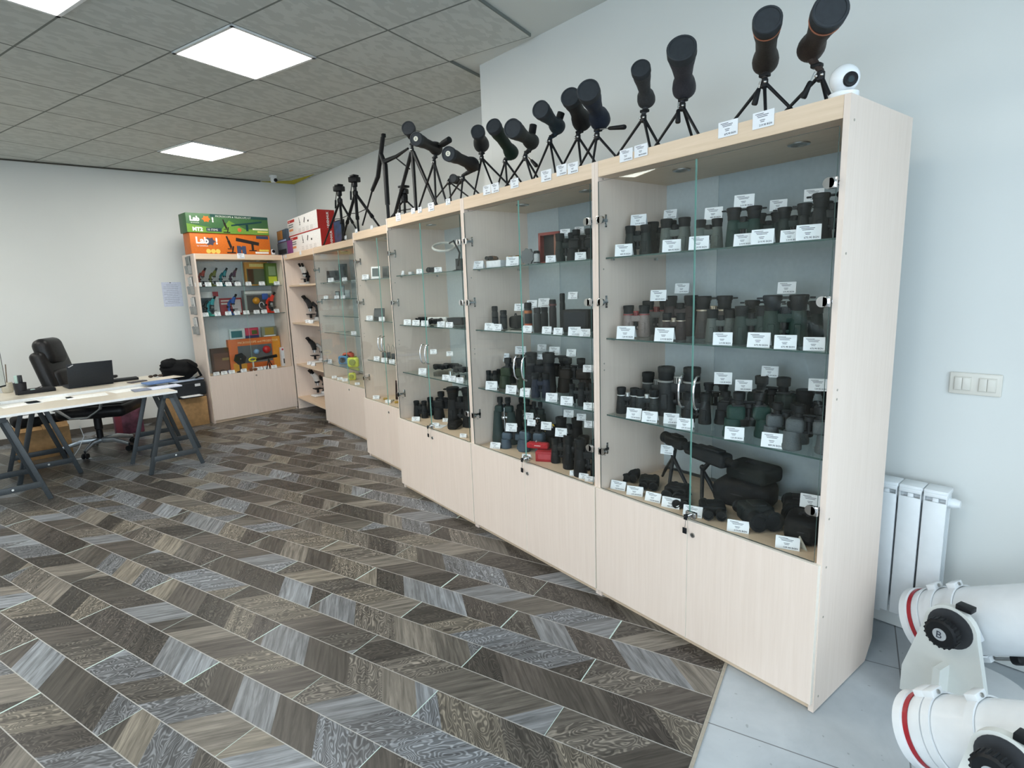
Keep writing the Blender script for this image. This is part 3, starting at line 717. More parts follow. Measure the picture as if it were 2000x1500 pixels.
# ---- mini tripod + scope assembly, all parts in room coordinates under one Empty
def scope(name, lab, obj, bulge, hub, feet, L, robj, rb, col, xh=.22, ztop=CAB_H, x_obj=None, ring=None, eye=None, handle=None, cat='spotting scope', logo=False, legr=.0055, tail=None, group='spotting scopes standing on top of the cabinets', lobj=.28, mount=True, knobs=True, foot=.008):
    H = onx(hub[0], hub[1], xh); B = onx(bulge[0], bulge[1], xh+.01)
    d = ray(*obj); # solve |CAM + t d - B| = L, nearer root
    w = CAM-B; a = d.dot(d); b_ = 2*d.dot(w); c = w.dot(w)-L*L; disc = b_*b_-4*a*c
    if disc < 0: t = -b_/(2*a)
    else: t = (-b_-math.sqrt(disc))/(2*a)
    O = CAM + d*t; ax = (O-B); LL = ax.length; ax.normalize()
    e = empty(name, (H.x, H.y, ztop)); off = e.location.copy()
    def q(p): return Vector(p) - off
    ro = robj*depth(O)/F_PX; rbl = rb*depth(B)/F_PX; m = M(col, .55, 0, .12, 160, .3)
    tl = rbl*.9
    b = MB(); b.lathe([(rbl*.35, -tl), (rbl*.75, -tl*.85), (rbl, -tl*.45), (rbl*1.02, 0), (rbl*.92, rbl*.7), (ro*.62 if ro > rbl else rbl*.75, rbl*1.3), (ro*.78, LL*.55), (ro*.93, LL*.72), (ro*.95, LL-.004)], q(B), ax, m, 24); b.build('body_tube', None, e)
    b = MB(); b.lathe([(ro*.98, LL-ro*.75), (ro*1.03, LL-ro*.7), (ro*1.03, LL-.003), (ro*.98, LL), (ro*.86, LL+.0005), (ro*.83, LL-.0025), (0, LL-.0025)], q(B), ax, M('33373b', .6, 0, .08), 28)
    cp = b.build('lens_cap', None, e)
    if logo:
        b = MB(); b.lathe([(ro*.36, LL-.002), (ro*.36, LL+.0012)], q(B), ax, M('e6e2cf', .5), 20); lg = b.build('cap_emblem', None, cp)
        b = MB(); x_, y_, z_ = frame_of(ax); 
        for s in (-1, 1): b.box(q(B)+z_*(LL+.0015)+x_*s*ro*.1, (ro*.08, ro*.2, .0008), INK, Matrix((x_, y_, z_)).transposed())
        b.build('emblem_mark', None, cp)
    if ring: b = MB(); b.lathe([(ro*.96, LL-ro*1.15), (ro*.985, LL-ro*1.13), (ro*.985, LL-ro*1.06), (ro*.96, LL-ro*1.04)], q(B), ax, M(ring, .4), 26); b.build('trim_ring', None, e)
    if eye:
        E_ = onx(eye[0], eye[1], B.x + .01); v = E_-B; v.z = max(v.z, .02); b = MB(); vl = v.length; v.normalize(); re = rbl*.42
        b.lathe([(re*.9, 0), (re, vl*.5), (re*1.15, vl*.6), (re*1.15, vl+re*.6), (re*.9, vl+re*.75), (0, vl+re*.75)], q(B), v, RUBBER, 16); b.build('eyepiece', None, e)
    elif tail:
        b = MB(); b.lathe([(rbl*.5, tl*.6), (rbl*.45, tl*1.4), (rbl*.55, tl*1.5), (rbl*.55, tl*2.1), (0, tl*2.1)], q(B), -ax, RUBBER, 16); b.build('eyepiece', None, e)
    # mount foot from body down to the hub
    nb = B - Vector((0, 0, rbl*.8)); mt = H + Vector((0, 0, .012))
    b = MB(); b.tube([q(nb), q(nb*.45+mt*.55), q(mt), q(H - Vector((0, 0, .012)))], [rbl*.32, .012, .010, .010], m, 10); b.box(q(nb*.4+mt*.6), (.026, .034, .012), BLACK, bev=.003); b.build('mount_foot', None, e)
    b = MB(); b.lathe([(.008, -.022), (.013, -.018), (.013, .008), (.009, .012)], q(H), (0, 0, 1), TRIPODB, 14)
    if knobs:
        for s in (-1, 1): b.ball(q(H + Vector((-.012, s*.009, -.004))), .0055, CHROME, 10)
    b.build('tripod_hub', None, e)
    for i, (fu, fv) in enumerate(feet):
        dx = (0, -.05, .04, .03)[i] if len(feet) > 2 else (0, -.02)[i]
        Q = onx(fu, fv, xh+dx*.5); dr = Q-H; 
        if dr.z > -.02: dr.z = -.02
        F = H + dr*((ztop-H.z)/dr.z); 
        if (F-H).length > (H.z-ztop)*2.6: F = H + (F-H)*((H.z-ztop)*2.6/(F-H).length); F.z = ztop
        if F.x < .03: F.x = .03
        st = H + (F-H)*.04; b = MB(); b.cyl(q(st), q(F*.96+H*.04), legr*1.15, legr*.9, TRIPODB, 10); lg = b.build('tripod_leg', None, e)
        b = MB(); b.ball(q(F + Vector((0, 0, foot*.9))), foot, RUBBER, 10); b.build('rubber_foot', None, lg)
    if len(feet) < 3:      # the leg that points away from the aisle
        F = Vector((xh+.13, H.y+.01, ztop)); b = MB(); b.cyl(q(H*.96+F*.04), q(F*.96+H*.04), legr*1.15, legr*.9, TRIPODB, 10); lg = b.build('tripod_leg', None, e)
        b = MB(); b.ball(q(F + Vector((0, 0, foot*.9))), foot, RUBBER, 10); b.build('rubber_foot', None, lg)
    if handle:
        a_, b2 = handle; A_ = onx(a_[0], a_[1], xh-.02); B_ = onx(b2[0], b2[1], xh-.03); b = MB(); b.cyl(q(A_), q(A_*.6+B_*.4), .0025, None, CHROME, 8)
        hp = B_-A_; l3 = hp.length; b.lathe([(.0055, l3*.35), (.008, l3*.4), (.011, l3*.95), (.009, l3), (0, l3)], q(A_), hp, BLACK, 14); b.build('pan_handle', None, e)
    return tag(e, lab, cat, group)

# ================================================================== ON TOP OF THE CABINETS
scope('spotting_scope', 'brown-black spotting scope with copper ring beside the white dome camera', (1623, 18), (1585, 92), (1603, 146), [(1545, 206), (1621, 186)], .24, 33, 25, '3a302c', ring='a8674a', handle=((1592, 140), (1568, 192)))
scope('spotting_scope', 'brown-black spotting scope with copper ring, second from the dome camera', (1499, 37), (1495, 118), (1493, 160), [(1437, 231), (1495, 214), (1541, 208)], .25, 27, 24, '35302d', ring='a8674a', handle=((1487, 155), (1473, 205)))
scope('spotting_scope', 'grey-purple spotting scope with large cap, above the nearest cabinet\'s left half', (1331, 92), (1336, 170), (1333, 206), [(1290, 270), (1361, 256)], .22, 28, 22, '3b3b42', handle=((1325, 200), (1324, 240)))
scope('spotting_scope', 'small slim grey spotting scope with loose black cap, at the nearest cabinet\'s left end', (1251, 132), (1262, 193), (1257, 229), [(1210, 297), (1268, 280), (1284, 277)], .20, 18.5, 17, '3f4144')
scope('spotting_scope', 'largest dark blue spotting scope, a pan handle sticking out to its right', (1148, 175), (1171, 232), (1166, 264), [(1138, 315), (1159, 310), (1198, 300)], .24, 22, 20, '1f2a3a', handle=((1172, 252), (1221, 248)))
scope('spotting_scope', 'dark spotting scope half hidden behind the largest blue one', (1113, 188), (1136, 235), (1129, 267), [(1101, 320), (1134, 314), (1158, 310)], .22, 18.5, 19, '16191d', xh=.27)
scope('spotting_scope', 'blue-green spotting scope with its eyepiece raised to the right', (1055, 213), (1088, 246), (1074, 275), [(1047, 338), (1083, 328), (1099, 321)], .22, 17, 15, '24333c', eye=(1095, 224))
scope('spotting_scope', 'fat ribbed grey-black spotting scope with raised eyepiece, beside a thin green one', (1000, 250), (1037, 276), (1026, 306), [(995, 353), (1037, 342), (1045, 338)], .24, 18, 15, '2a2e2c', eye=(1041, 248), handle=((1032, 307), (1048, 324)))
scope('spotting_scope', 'dark green spotting scope with round green cap, leaning far back', (963, 245), (998, 297), (987, 314), [(974, 357), (990, 353), (1010, 345)], .27, 15, 14, '0f2a22', xh=.25)
scope('spotting_scope', 'small straight black spotting scope with round cap at the second cabinet\'s far end', (933, 256), (940, 281), (941, 308), [(928, 370), (961, 359), (986, 354)], .15, 13.5, 15, '24282a')
scope('spotting_scope', 'black spotting scope with white emblem cap, upper of the two lying level', (812, 271), (851, 290), (848, 316), [(820, 400), (851, 392), (869, 386)], .30, 13, 12.5, '17191a', xh=.2, tail=True, eye=(876, 274), logo=True, legr=.007)
scope('spotting_scope', 'black spotting scope with white emblem cap, lower of the two lying level', (875, 300), (921, 321), (904, 347), [(880, 384), (901, 378), (927, 370)], .32, 14, 14, '151718', xh=.16, tail=True, logo=True)
scope('spotting_scope', 'black round-capped scope on the tall tripod, facing the camera', (797, 249), (804, 262), (805, 292), [(774, 408), (812, 398), (848, 390)], .10, 13, 10, '17191b', xh=.27, legr=.013, logo=False)
scope('spotting_scope', 'small black scope crouching under the lower emblem-capped scope', (884, 348), (895, 352), (877, 355), [(852, 386), (880, 384), (903, 375)], .08, 8, 8, '141516', xh=.30, legr=.005)

def photo_tripod(name, lab, head, feet, xh, legr=.009, ztop=CAB_H, head_rot=0, grp='empty photo tripods on the cabinets'):
    H = onx(head[0], head[1], xh); e = empty(name, (H.x, H.y, ztop)); off = e.location.copy(); q = lambda p: Vector(p)-off
    hh = H.z-ztop; S = Vector((H.x, H.y, ztop+hh*.78))
    b = MB(); b.box(q(H), (.07, .10, .05)if legr > .008 else (.05, .06, .04), TRIPODB, head_rot+.5, bev=.008); b.box(q(H + Vector((0, 0, .035))), (.06, .07, .016), TRIPODB, head_rot+.2, bev=.003); b.box(q(H - Vector((0, 0, .045))), (.04, .05, .05), TRIPODB, bev=.008); b.cyl(q(H + Vector((0, .03, 0))), q(H + Vector((0, .055, .0))), .012, None, RUBBER, 12); b.build('pan_head', None, e)
    b = MB(); b.cyl(q(S - Vector((0, 0, hh*.42))), q(H), legr*1.25, None, TRIPODB, 12); b.lathe([(.018, -.03), (.026, -.02), (.026, .015), (.018, .025)], q(S), (0, 0, 1), TRIPODB, 14); b.build('centre_column', None, e)
    for i, (fu, fv) in enumerate(feet):
        dx = (0, -.08, .06)[i]; Q = onx(fu, fv, xh+dx*.7); dr = Q-S; F = S + dr*((ztop-S.z)/dr.z); F.x = max(.03, F.x)
        mid = S*.45+F*.55; b = MB(); b.cyl(q(S+(F-S)*.03), q(mid), legr*1.15, legr*1.1, TRIPODB, 10); b.cyl(q(mid), q(S*.04+F*.96), legr*.8, legr*.75, TRIPODB, 10); b.lathe([(legr*1.4, -.015), (legr*1.4, .015)], q(mid), F-S, RUBBER, 10); lg = b.build('leg', None, e)
        b = MB(); b.ball(q(F + Vector((0, 0, .009))), .010, RUBBER, 10); b.build('rubber_foot', None, lg)
        b = MB(); b.cyl(q(S*.62+F*.38), q(S - Vector((0, 0, hh*.33))), .004, None, TRIPODB, 8); b.build('brace', None, e)
    b = MB(); a_ = H + Vector((-.01, .03, 0)); b.cyl(q(a_), q(a_ + Vector((-.03, -.02, -.11))), .004, None, TRIPODB, 8); b.cyl(q(a_ + Vector((-.03, -.02, -.11))), q(a_ + Vector((-.04, -.03, -.19))), .009, None, RUBBER, 10); b.build('pan_handle', None, e)
    return tag(e, lab, 'tripod', grp)
photo_tripod('camera_tripod', 'smaller black tripod with tilted head beside the red and white boxes', (662, 369), [(637, 466), (668, 445), (694, 444)], .40, .0105)
photo_tripod('camera_tripod', 'black tripod with wide legs, second from the red and white boxes', (692, 351), [(671, 461), (700, 448), (737, 437)], .12+.345, .013)
photo_tripod('camera_tripod', 'tiny black tripod under the tall tripod legs', (789, 374), [(776, 408), (790, 406), (804, 402)], .30, .006)
# window / folded stand leaning beside the tall tripod
Hh = onx(748, 300, .30); e = empty('folding_stand', (Hh.x, Hh.y, CAB_H)); off = e.location.copy()
pt = lambda u, v, x=.30: onx(u, v, x) - off
b = MB(); b.tube([pt(748, 268), pt(738, 345), pt(727, 372)], [.018, .020, .016], TRIPODB, 10); b.box(pt(749, 265), (.03, .03, .03), TRIPODB, bev=.004); b.tube([pt(727, 372), pt(708, 440)], [.008, .007], TRIPODB, 8); b.build('upper_pole', None, e)
b = MB(); b.tube([pt(744, 300), pt(752, 322), pt(757, 400)], [.018, .022, .019], TRIPODB, 10); b.tube([pt(757, 400), Vector((pt(757, 400).x, pt(757, 400).y+.0, 0.01))], [.014, .014], TRIPODB, 8); b.build('main_pole', None, e)
b = MB(); b.tube([pt(752, 315), pt(775, 305), pt(797, 290)], [.020, .014, .008], TRIPODB, 8); b.tube([pt(770, 306), pt(785, 318), pt(800, 330)], [.004, .006, .006], TRIPODB, 8); b.build('side_arm', None, e)
tag(e, 'black folded tripod stand with a raised arm, left of the tall tripod', 'tripod')

# white dome camera
p = onx(1648, 180, .05); p.z = CAB_H; e = empty('dome_camera', (p.x+.0, p.y, CAB_H + .0005), 0); cr = 27*depth(p)/F_PX
lk = (CAM - Vector((p.x, p.y, CAB_H+.1))).normalized(); side = Vector((.35, -.75, -.1))
dirc = (lk + side*.55).normalized()
WH = M('eef1f3', .25, 0, .02, 30, 0, .3)
b = MB(); b.lathe([(cr*.92, 0), (cr*.98, .004), (cr*.98, cr*.35), (cr*.85, cr*.45), (cr*.6, cr*.5)], (0, 0, 0), (0, 0, 1), WH, 28); b.build('base', None, e)
b = MB(); b.ball((0, 0, cr*1.35), cr*.98, WH, 30); hd = b.build('camera_head', None, e, 60)
b = MB(); b.lathe([(cr*.50, cr*.80), (cr*.48, cr*.98), (cr*.42, cr*1.02), (cr*.30, cr*1.01), (cr*.28, cr*.995), (0, cr*.995)], (0, 0, cr*1.35), dirc, BLACK, 24); b.build('lens', None, hd)
b = MB(); b.lathe([(cr*.2, cr*.995), (cr*.2, cr*1.01), (0, cr*1.02)], (0, 0, cr*1.35), dirc, M('2b3a3c', .08, 0, .05, 30, 0), 18); b.build('lens_glass', None, hd)
tag(e, 'white ball-shaped pan camera at the near corner of the cabinet top', 'security camera')

fascia_cards(1, [(1422, 251, 34), (1491, 233, 36), (1223, 303, 26), (1252, 294, 26)])
fascia_cards(2, [(951, 371, 20), (967, 367, 20), (1005, 358, 20), (1067, 343, 24), (1097, 332, 23), (1119, 328, 23)])
fascia_cards(3, [(778, 424, 19), (807, 412, 12), (820, 410, 12), (842, 404, 18), (875, 394, 13)])
fascia_cards(4, [(696, 451, 9), (726, 444, 8)]); fascia_cards(5, [(675, 464, 8)])

# ================================================================== NEAREST CABINET
G1, G2, G3 = '2b3330', '454d49', '1e2b28'
bn = bino
bn('roof', '232a29', 'dark green roof binoculars', 1246, 440, 500, .17, 1, 0)
bn('roof', '1d2222', 'short black roof binoculars', 1292, 432, 498, .33, 1, 0)
bn('roof', '5a625d', 'grey-green roof binoculars', 1319, 426, 494, .22, 1, 0)
bn('roof', '5a625d', 'grey-green roof binoculars', 1384, 428, 492, .20, 1, 0)
bn('roof', '15352f', 'green roof binoculars with black eyepiece cover', 1452, 405, 490, .19, 1, 0, cover=True)
bn('roof', '1d2b29', 'dark green roof binoculars', 1500, 416, 484, .27, 1, 0, cover=True)
bn('roof', '1d2b29', 'dark green roof binoculars', 1550, 404, 484, .24, 1, 0, cover=True)
bn('roof', '14191b', 'black roof binoculars with eyepiece cover', 1590, 396, 480, .22, 1, 0, cover=True)
bn('roof', '14191b', 'black roof binoculars with eyepiece cover', 1626, 376, 478, .17, 1, 0, cover=True)
cards(1, 0, [(1217, 490, .05, 34), (1311, 488, .05, 35), (1364, 482, .05, 38), (1450, 476, .06, 35), (1488, 468, .05, 42), (1542, 464, .06, 34), (1579, 458, .05, 44)])
cards(1, 0, [(1246, 429, .17, 31), (1308, 418, .33, 26), (1393, 416, .22, 34), (1453, 392, .19, 37), (1520, 400, .27, 31), (1590, 380, .21, 35)], on=True)
bn('roof', '8b7f7a', 'grey compact binoculars with red rings', 1243, 596, 655, .16, 1, 1, acc='8c2f30', ring=True)
bn('roof', '6f6a66', 'grey-brown binoculars behind the compact pair', 1280, 587, 645, .30, 1, 1, acc='8c3f3a', ring=True)
bn('roof', '3a3130', 'dark brown roof binoculars', 1329, 577, 645, .33, 1, 1)
bn('roof', '3a3130', 'small brown binoculars with silver rings', 1316, 611, 660, .13, 1, 1, acc='b7aa98', ring=True)
bn('roof', '4a4542', 'brown-black binoculars with cover and tan ring', 1394, 578, 652, .27, 1, 1, acc='b3a58f', ring=True, cover=True)
bn('roof', '4e5551', 'grey-green roof binoculars', 1408, 604, 670, .14, 1, 1)
bn('roof', '1c2836', 'blue-black compact binoculars', 1440, 602, 662, .23, 1, 1)
bn('roof', '243430', 'dark green roof binoculars', 1468, 597, 668, .13, 1, 1)
bn('roof', '202c2b', 'tall green-black roof binoculars with cover', 1488, 586, 662, .31, 1, 1, cover=True)
bn('roof', '18302a', 'large deep green binoculars with eyepiece cover', 1533, 576, 666, .16, 1, 1, cover=True)
bn('roof', '182422', 'large black-green binoculars with eyepiece cover', 1572, 588, 664, .27, 1, 1, cover=True)
cards(1, 1, [(1221, 651, .05, 36), (1296, 655, .05, 38), (1411, 661, .05, 36), (1481, 660, .05, 42), (1534, 658, .05, 40), (1591, 654, .06, 38)])
cards(1, 1, [(1285, 577, .20, 31), (1331, 563, .33, 28), (1536, 562, .27, 33)], on=True)
bn('roof', '1d2021', 'black compact binoculars with silver eyecup rings', 1222, 756, 806, .12, 1, 2, acc='d0d0ce', ring=True)
bn('roof', '2a2f30', 'grey-black compact binoculars with silver rings', 1264, 760, 806, .15, 1, 2, acc='d0d0ce', ring=True)
bn('roof', '3c4040', 'grey roof binoculars with thin rings', 1282, 727, 785, .30, 1, 2, acc='8c8c88', ring=True)
bn('roof', '26292b', 'tall black roof binoculars', 1326, 716, 792, .24, 1, 2, acc='8c8c88', ring=True)
bn('roof', '1f2224', 'small black compact binoculars', 1361, 766, 812, .24, 1, 2)
bn('porro', '3d4540', 'grey-green porro binoculars', 1398, 748, 820, .22, 1, 2, cover=True)
bn('porro', '14181c', 'black porro binoculars', 1432, 765, 828, .26, 1, 2)
bn('porro', '1d3b35', 'deep green porro binoculars at the front', 1462, 766, 852, .13, 1, 2, yaw=40)
bn('porro', '1b2826', 'large dark green porro binoculars at the back', 1508, 736, 800, .33, 1, 2, yaw=10)
bn('porro', '50575a', 'grey porro binoculars', 1535, 787, 866, .15, 1, 2, yaw=35)
bn('porro', '4c5355', 'grey porro binoculars', 1580, 792, 882, .12, 1, 2, yaw=15)
bn('roof', '17191b', 'black binoculars in the corner', 1596, 762, 835, .30, 1, 2, cover=True)
cards(1, 2, [(1237, 794, .05, 31), (1268, 794, .05, 31), (1311, 789, .09, 30), (1337, 812, .05, 32), (1434, 838, .05, 36), (1508, 857, .05, 41)])
cards(1, 2, [(1412, 739, .20, 33), (1452, 753, .20, 31), (1503, 726, .33, 31), (1598, 752, .24, 34)], on=True)
# deck of the nearest cabinet
def mini_tripod_optic(lab, body, hub, feet, xh, z, bl, bw, bh, rz, col, name, cat, u):
    H = onx(hub[0], hub[1], xh); e = empty(name, (H.x, H.y, z+.0005)); off = e.location.copy(); q = lambda p: Vector(p)-off
    B = onx(body[0], body[1], xh); m = M(col, .65, 0, .15, 160, .35); R = Matrix.Rotation(rz, 3, 'Z')
    b = MB(); b.box(q(B), (bw, bl, bh), m, R, bev=bh*.25, seg=3); b.box(q(B)+R @ Vector((0, bl*.1, bh*.55)), (bw*.6, bl*.5, bh*.2), m, R, bev=bh*.07)
    b.build('body', None, e)
    b = MB(); b.lathe([(bh*.42, 0), (bh*.5, .004), (bh*.5, bl*.25), (bh*.40, bl*.27), (bh*.34, bl*.2), (0, bl*.2)], q(B)+R @ Vector((0, -bl*.45, 0)), R @ Vector((0, -1, 0)), RUBBER, 18); b.build('objective', None, e)
    b = MB(); b.lathe([(bh*.28, 0), (bh*.28, bl*.2), (bh*.34, bl*.22), (0, bl*.25)], q(B)+R @ Vector((0, bl*.48, 0)), R @ Vector((0, 1, 0)), RUBBER, 16); b.build('eyepiece', None, e)
    b = MB(); b.cyl(q(B - Vector((0, 0, bh*.4))), q(H), .009, .011, TRIPODB, 12); b.ball(q(H + Vector((0, 0, .012))), .013, TRIPODB, 12); b.build('tripod_hub', None, e)
    for fu, fv, fx in feet:
        F = onx(fu, fv, fx); F.z = z+.004; b = MB(); b.tube([q(H), q(H*.3+F*.7+Vector((0, 0, .006))), q(F)], [.009, .008, .006], TRIPODB, 8); b.build('tripod_leg', None, e)
    return later(e, lab, cat, 1, 3, u)
mini_tripod_optic('black monocular on a mini tripod', (1320, 862), (1315, 893), [(1294, 913, .36), (1306, 926, .20), (1350, 920, .24)], .28, DECK, .13, .05, .055, math.radians(160), '17191a', 'monocular', 'monocular', 1320)
mini_tripod_optic('long black night vision scope on a mini tripod', (1388, 890), (1372, 918), [(1395, 940, .36), (1371, 962, .16), (1404, 948, .26)], .25, DECK, .20, .07, .06, math.radians(165), '1a1e22', 'night_vision_scope', 'night vision scope', 1388)
soft_case(1456, 952, .33, DECK, .23, .17, .115, math.radians(10), 'large black zipped case under the smaller one', 1, 3, 2)
soft_case(1470, 915, .33, DECK+.117, .19, .13, .07, math.radians(-5), 'dark case with net pocket lying on a larger case', 1, 3, 5, '1c201f')
lying_optic(1233, 928, .22, DECK, .12, .075, .05, '1a1c1e', math.radians(-60), 'black folded binoculars lying at the left end', 1, 3, 'folded_binoculars', 'binoculars')
lying_optic(1268, 932, .20, DECK, .13, .09, .05, '191c1b', math.radians(-55), 'black folded binoculars lying at an angle', 1, 3, 'folded_binoculars', 'binoculars')
lying_optic(1322, 942, .18, DECK, .14, .10, .06, '17191b', math.radians(-70), 'bulky black binoculars lying flat', 1, 3, 'folded_binoculars', 'binoculars')
lying_optic(1332, 966, .12, DECK, .10, .07, .045, '151719', math.radians(-60), 'small black binoculars lying in front', 1, 3, 'folded_binoculars', 'binoculars')
lying_optic(1392, 978, .13, DECK, .15, .10, .05, '14181a', math.radians(-50), 'black digital binoculars with grey trim', 1, 3, 'digital_binoculars', 'binoculars', trim='6d7477')
lying_optic(1478, 1008, .17, DECK, .17, .115, .09, '1b2122', math.radians(-35), 'big dark night vision binoculars', 1, 3, 'night_vision_binoculars', 'night vision binoculars')
soft_case(1570, 1036, .17, DECK, .12, .14, .095, math.radians(15), 'black camera pouch at the right corner', 1, 3, 7, '111214', 'camera_pouch', 'pouch')
lying_optic(1562, 998, .33, DECK, .16, .12, .10, '101214', math.radians(-60), 'black night vision goggles at the back right', 1, 3, 'night_vision_goggles', 'night vision device')
p = onx(1538, 1058, .075); b = MB(); b.tube([(-.03, .0, .018), (-.012, 0, .002), (.015, 0, .001), (.035, 0, .012)], .03, M('c9c6b8', .8), 10, .06, 1); o = b.build('curled_leaflet', None, None, loc=(p.x+.03, p.y-.02, DECK+.003), rotz=1.2); tag(o, 'curled beige leaflet behind a price card at the right end of the nearest deck', 'leaflet')
cards(1, 3, [(1206, 947, .06, 33), (1239, 957, .06, 34), (1274, 965, .06, 34), (1309, 979, .06, 38), (1352, 996, .05, 39), (1441, 1030, .05, 43), (1538, 1060, .05, 49)], yaw=20)
cards(1, 3, [(1302, 879, .24, 25), (1583, 980, .25, 38)], on=True)
# ================================================================== SECOND CABINET
p = onx(969, 512, .12)
slab_thing('instrument_box', 969, 512, .13, 1.6, (.115, .05, .042), math.radians(-80), 'e4e8ec', 'long white box with small script lettering', 'box', 2, 0, spare='e9ecef')
lying_optic(960, 500, .13, 1.6435, .08, .05, .028, '6e5138', math.radians(-65), 'small brass and wood opera glasses lying on the white box', 2, 0, 'opera_glasses', 'opera glasses')
def brass_glass(u, v, x):
    p = onx(u, v, x); e = empty('opera_glasses', (p.x, p.y, 1.6436-.043), math.radians(-70)); BR = M('c9a24c', .25, 1, .1)
    for s in (-1, 1):
        b = MB(); b.lathe([(.018, 0), (.019, .003), (.017, .02), (.013, .05), (.015, .062), (.012, .066)], (s*.024, 0, 0), (0, 0, 1), BR, 18); b.build('barrel', None, e)
    b = MB(); b.cyl((0, 0, .012), (0, 0, .058), .005, None, BR, 12); b.box((0, 0, .04), (.04, .006, .005), BR); b.box((0, 0, .018), (.04, .006, .005), BR); b.build('centre_bridge', None, e)
    return later(e, 'gold brass opera glasses standing upright', 'opera glasses', 2, 0, u)
brass_glass(1004, 500, .22)
b = MB(); b.poly([(math.cos(a)*(.045 if i % 2 else .038), math.sin(a)*(.045 if i % 2 else .038)+.045) for i, a in enumerate([j*PI/9 for j in range(18)])], .012, M('5b6062', .5))
q = onx(1032, 505, .12); o = b.build('filter_disc', None, None, loc=(q.x, q.y, 1.6), rotz=math.radians(-75)); later(o, 'grey toothed round plate standing on edge', 'filter disc', 2, 0, 1032)
monocular(1048, 490, .14, 2, 0, 'b9bcbb', 'small silver telescope tube', r=.017, ribs=False, cat='telescope', bands=((.1, .2, '3a3c3d'),))
monocular(1057, 482, .20, 2, 0, 'b08a3f', 'thin brass telescope tube', r=.010, ribs=False, cat='telescope')
q = onx(1077, 484, .20); e = empty('framed_case', (q.x, q.y, 1.6008), math.radians(-78)); h = onx(1077, 454, .2).z-1.6
b = MB()
RW = M('7d2a22', .45)
for s in (-1, 1): b.box((s*.062, 0, h/2), (.014, .05, h), RW, bev=.002)
b.box((0, 0, h-.007), (.124, .05, .014), RW); b.box((0, 0, .007), (.124, .05, .014), RW); b.build('frame', None, e)
b = MB(); b.box((0, .012, h/2), (.11, .006, h-.02), M('2a2725', .4)); b.build('dark_panel', None, e)
b = MB(); b.box((.035, -.004, h/2), (.018, .022, h*.9), M('8a5a45', .5), bev=.003); b.build('inner_strut', None, e); later(e, 'red-brown wooden framed display case', 'display case', 2, 0, 1077)
bn('roof', '1e2724', 'big dark green binoculars', 1106, 455, 512, .20, 2, 0, yaw=30)
bn('porro', '15191a', 'black binoculars beside the hinge', 1138, 448, 506, .20, 2, 0, yaw=30)
bn('roof', '191d1f', 'black compact binoculars at the very right', 1150, 458, 506, .33, 2, 0)
cards(2, 0, [(933, 515, .06, 22), (1000, 511, .06, 26), (1075, 506, .06, 20), (1133, 498, .06, 22)], yaw=28)
cards(2, 0, [(1103, 454, .20, 20), (1131, 449, .30, 18)], on=True, yaw=28)
monocular(951, 608, .16, 2, 1, '1b2023', 'black monocular in a row of three', r=.020)
monocular(966, 598, .13, 2, 1, '181c1f', 'black monocular in a row of three', r=.019)
monocular(983, 606, .16, 2, 1, '1b2023', 'black monocular in a row of three', r=.021)
soft_case(1009, 622, .22, 1.245, .09, .06, .075, math.radians(-5), 'small black belt pouch', 2, 1, 3, '1b1c1c', 'belt_pouch', 'pouch')
monocular(1031, 591, .14, 2, 1, '20262a', 'black thermal monocular with orange bands', bands=((.04, .26, 'b5532c'), (.62, .72, 'a8602f')), r=.021)
monocular(1049, 601, .10, 2, 1, '232627', 'ribbed grey-black monocular', r=.020)
monocular(1063, 600, .26, 2, 1, '1a1d1f', 'short black monocular', r=.021)
monocular(1079, 585, .22, 2, 1, '242022', 'black monocular with dark red tint', r=.020, bands=((.8, .86, '552a28'),))
monocular(1098, 573, .24, 2, 1, '191c1d', 'tall thin black monocular', r=.015)
slab_thing('rifle_scope_box', 1130, 615, .24, 1.245, (.16, .08, .115), math.radians(-75), '16181a', 'black box with dark inset front', 'box', 2, 1, spare='22262c')
lying_optic(1125, 632, .12, 1.245, .12, .05, .04, '15181b', math.radians(-40), 'black scope lying in front of a box', 2, 1, 'rifle_scope', 'scope', twin=False)
cards(2, 1, [(954, 637, .05, 20), (970, 639, .05, 19), (1029, 641, .05, 20), (1067, 642, .06, 20), (1089, 645, .05, 18), (1121, 644, .05, 25), (1142, 645, .05, 21)], yaw=28)
cards(2, 1, [(1013, 600, .22, 20), (1038, 594, .3, 22), (1061, 591, .3, 24), (1118, 577, .25, 20)], on=True, yaw=28)
for i, (u, v) in enumerate(((1001, 640), (1014, 643))):
    q = onx(u, v, .08); o = MB().box((0, 0, .001), (.05, .07, .002), M('b9bbb6', .6)).build('lens_cloth', None, None, loc=(q.x, q.y, 1.2455), rotz=.4*i); later(o, 'pale folded lens cloth lying flat', 'cloth', 2, 1, u)
bn('roof', '1e2322', 'slim black compact binoculars', 949, 722, 760, .12, 2, 2, yaw=30)
bn('roof', '20302a', 'small green binoculars', 968, 719, 762, .14, 2, 2, yaw=30)
bn('roof', '27382c', 'olive green roof binoculars', 984, 705, 762, .24, 2, 2, yaw=30)
bn('porro', '2e3b2a', 'mottled camouflage porro binoculars', 1004, 700, 765, .18, 2, 2, yaw=30)
bn('roof', '202b25', 'dark green roof binoculars behind the handles', 1024, 692, 760, .30, 2, 2, yaw=30)
bn('roof', '14171c', 'black binoculars with dark blue sheen', 1055, 688, 765, .20, 2, 2, yaw=30)
bn('roof', '1b2333', 'blue-black roof binoculars', 1056, 728, 772, .10, 2, 2, yaw=30)
bn('porro', '121519', 'large black porro binoculars', 1088, 694, 770, .22, 2, 2, yaw=25, cover=True)
bn('porro', '241f1c', 'brown-black porro binoculars', 1122, 700, 765, .32, 2, 2, yaw=25)
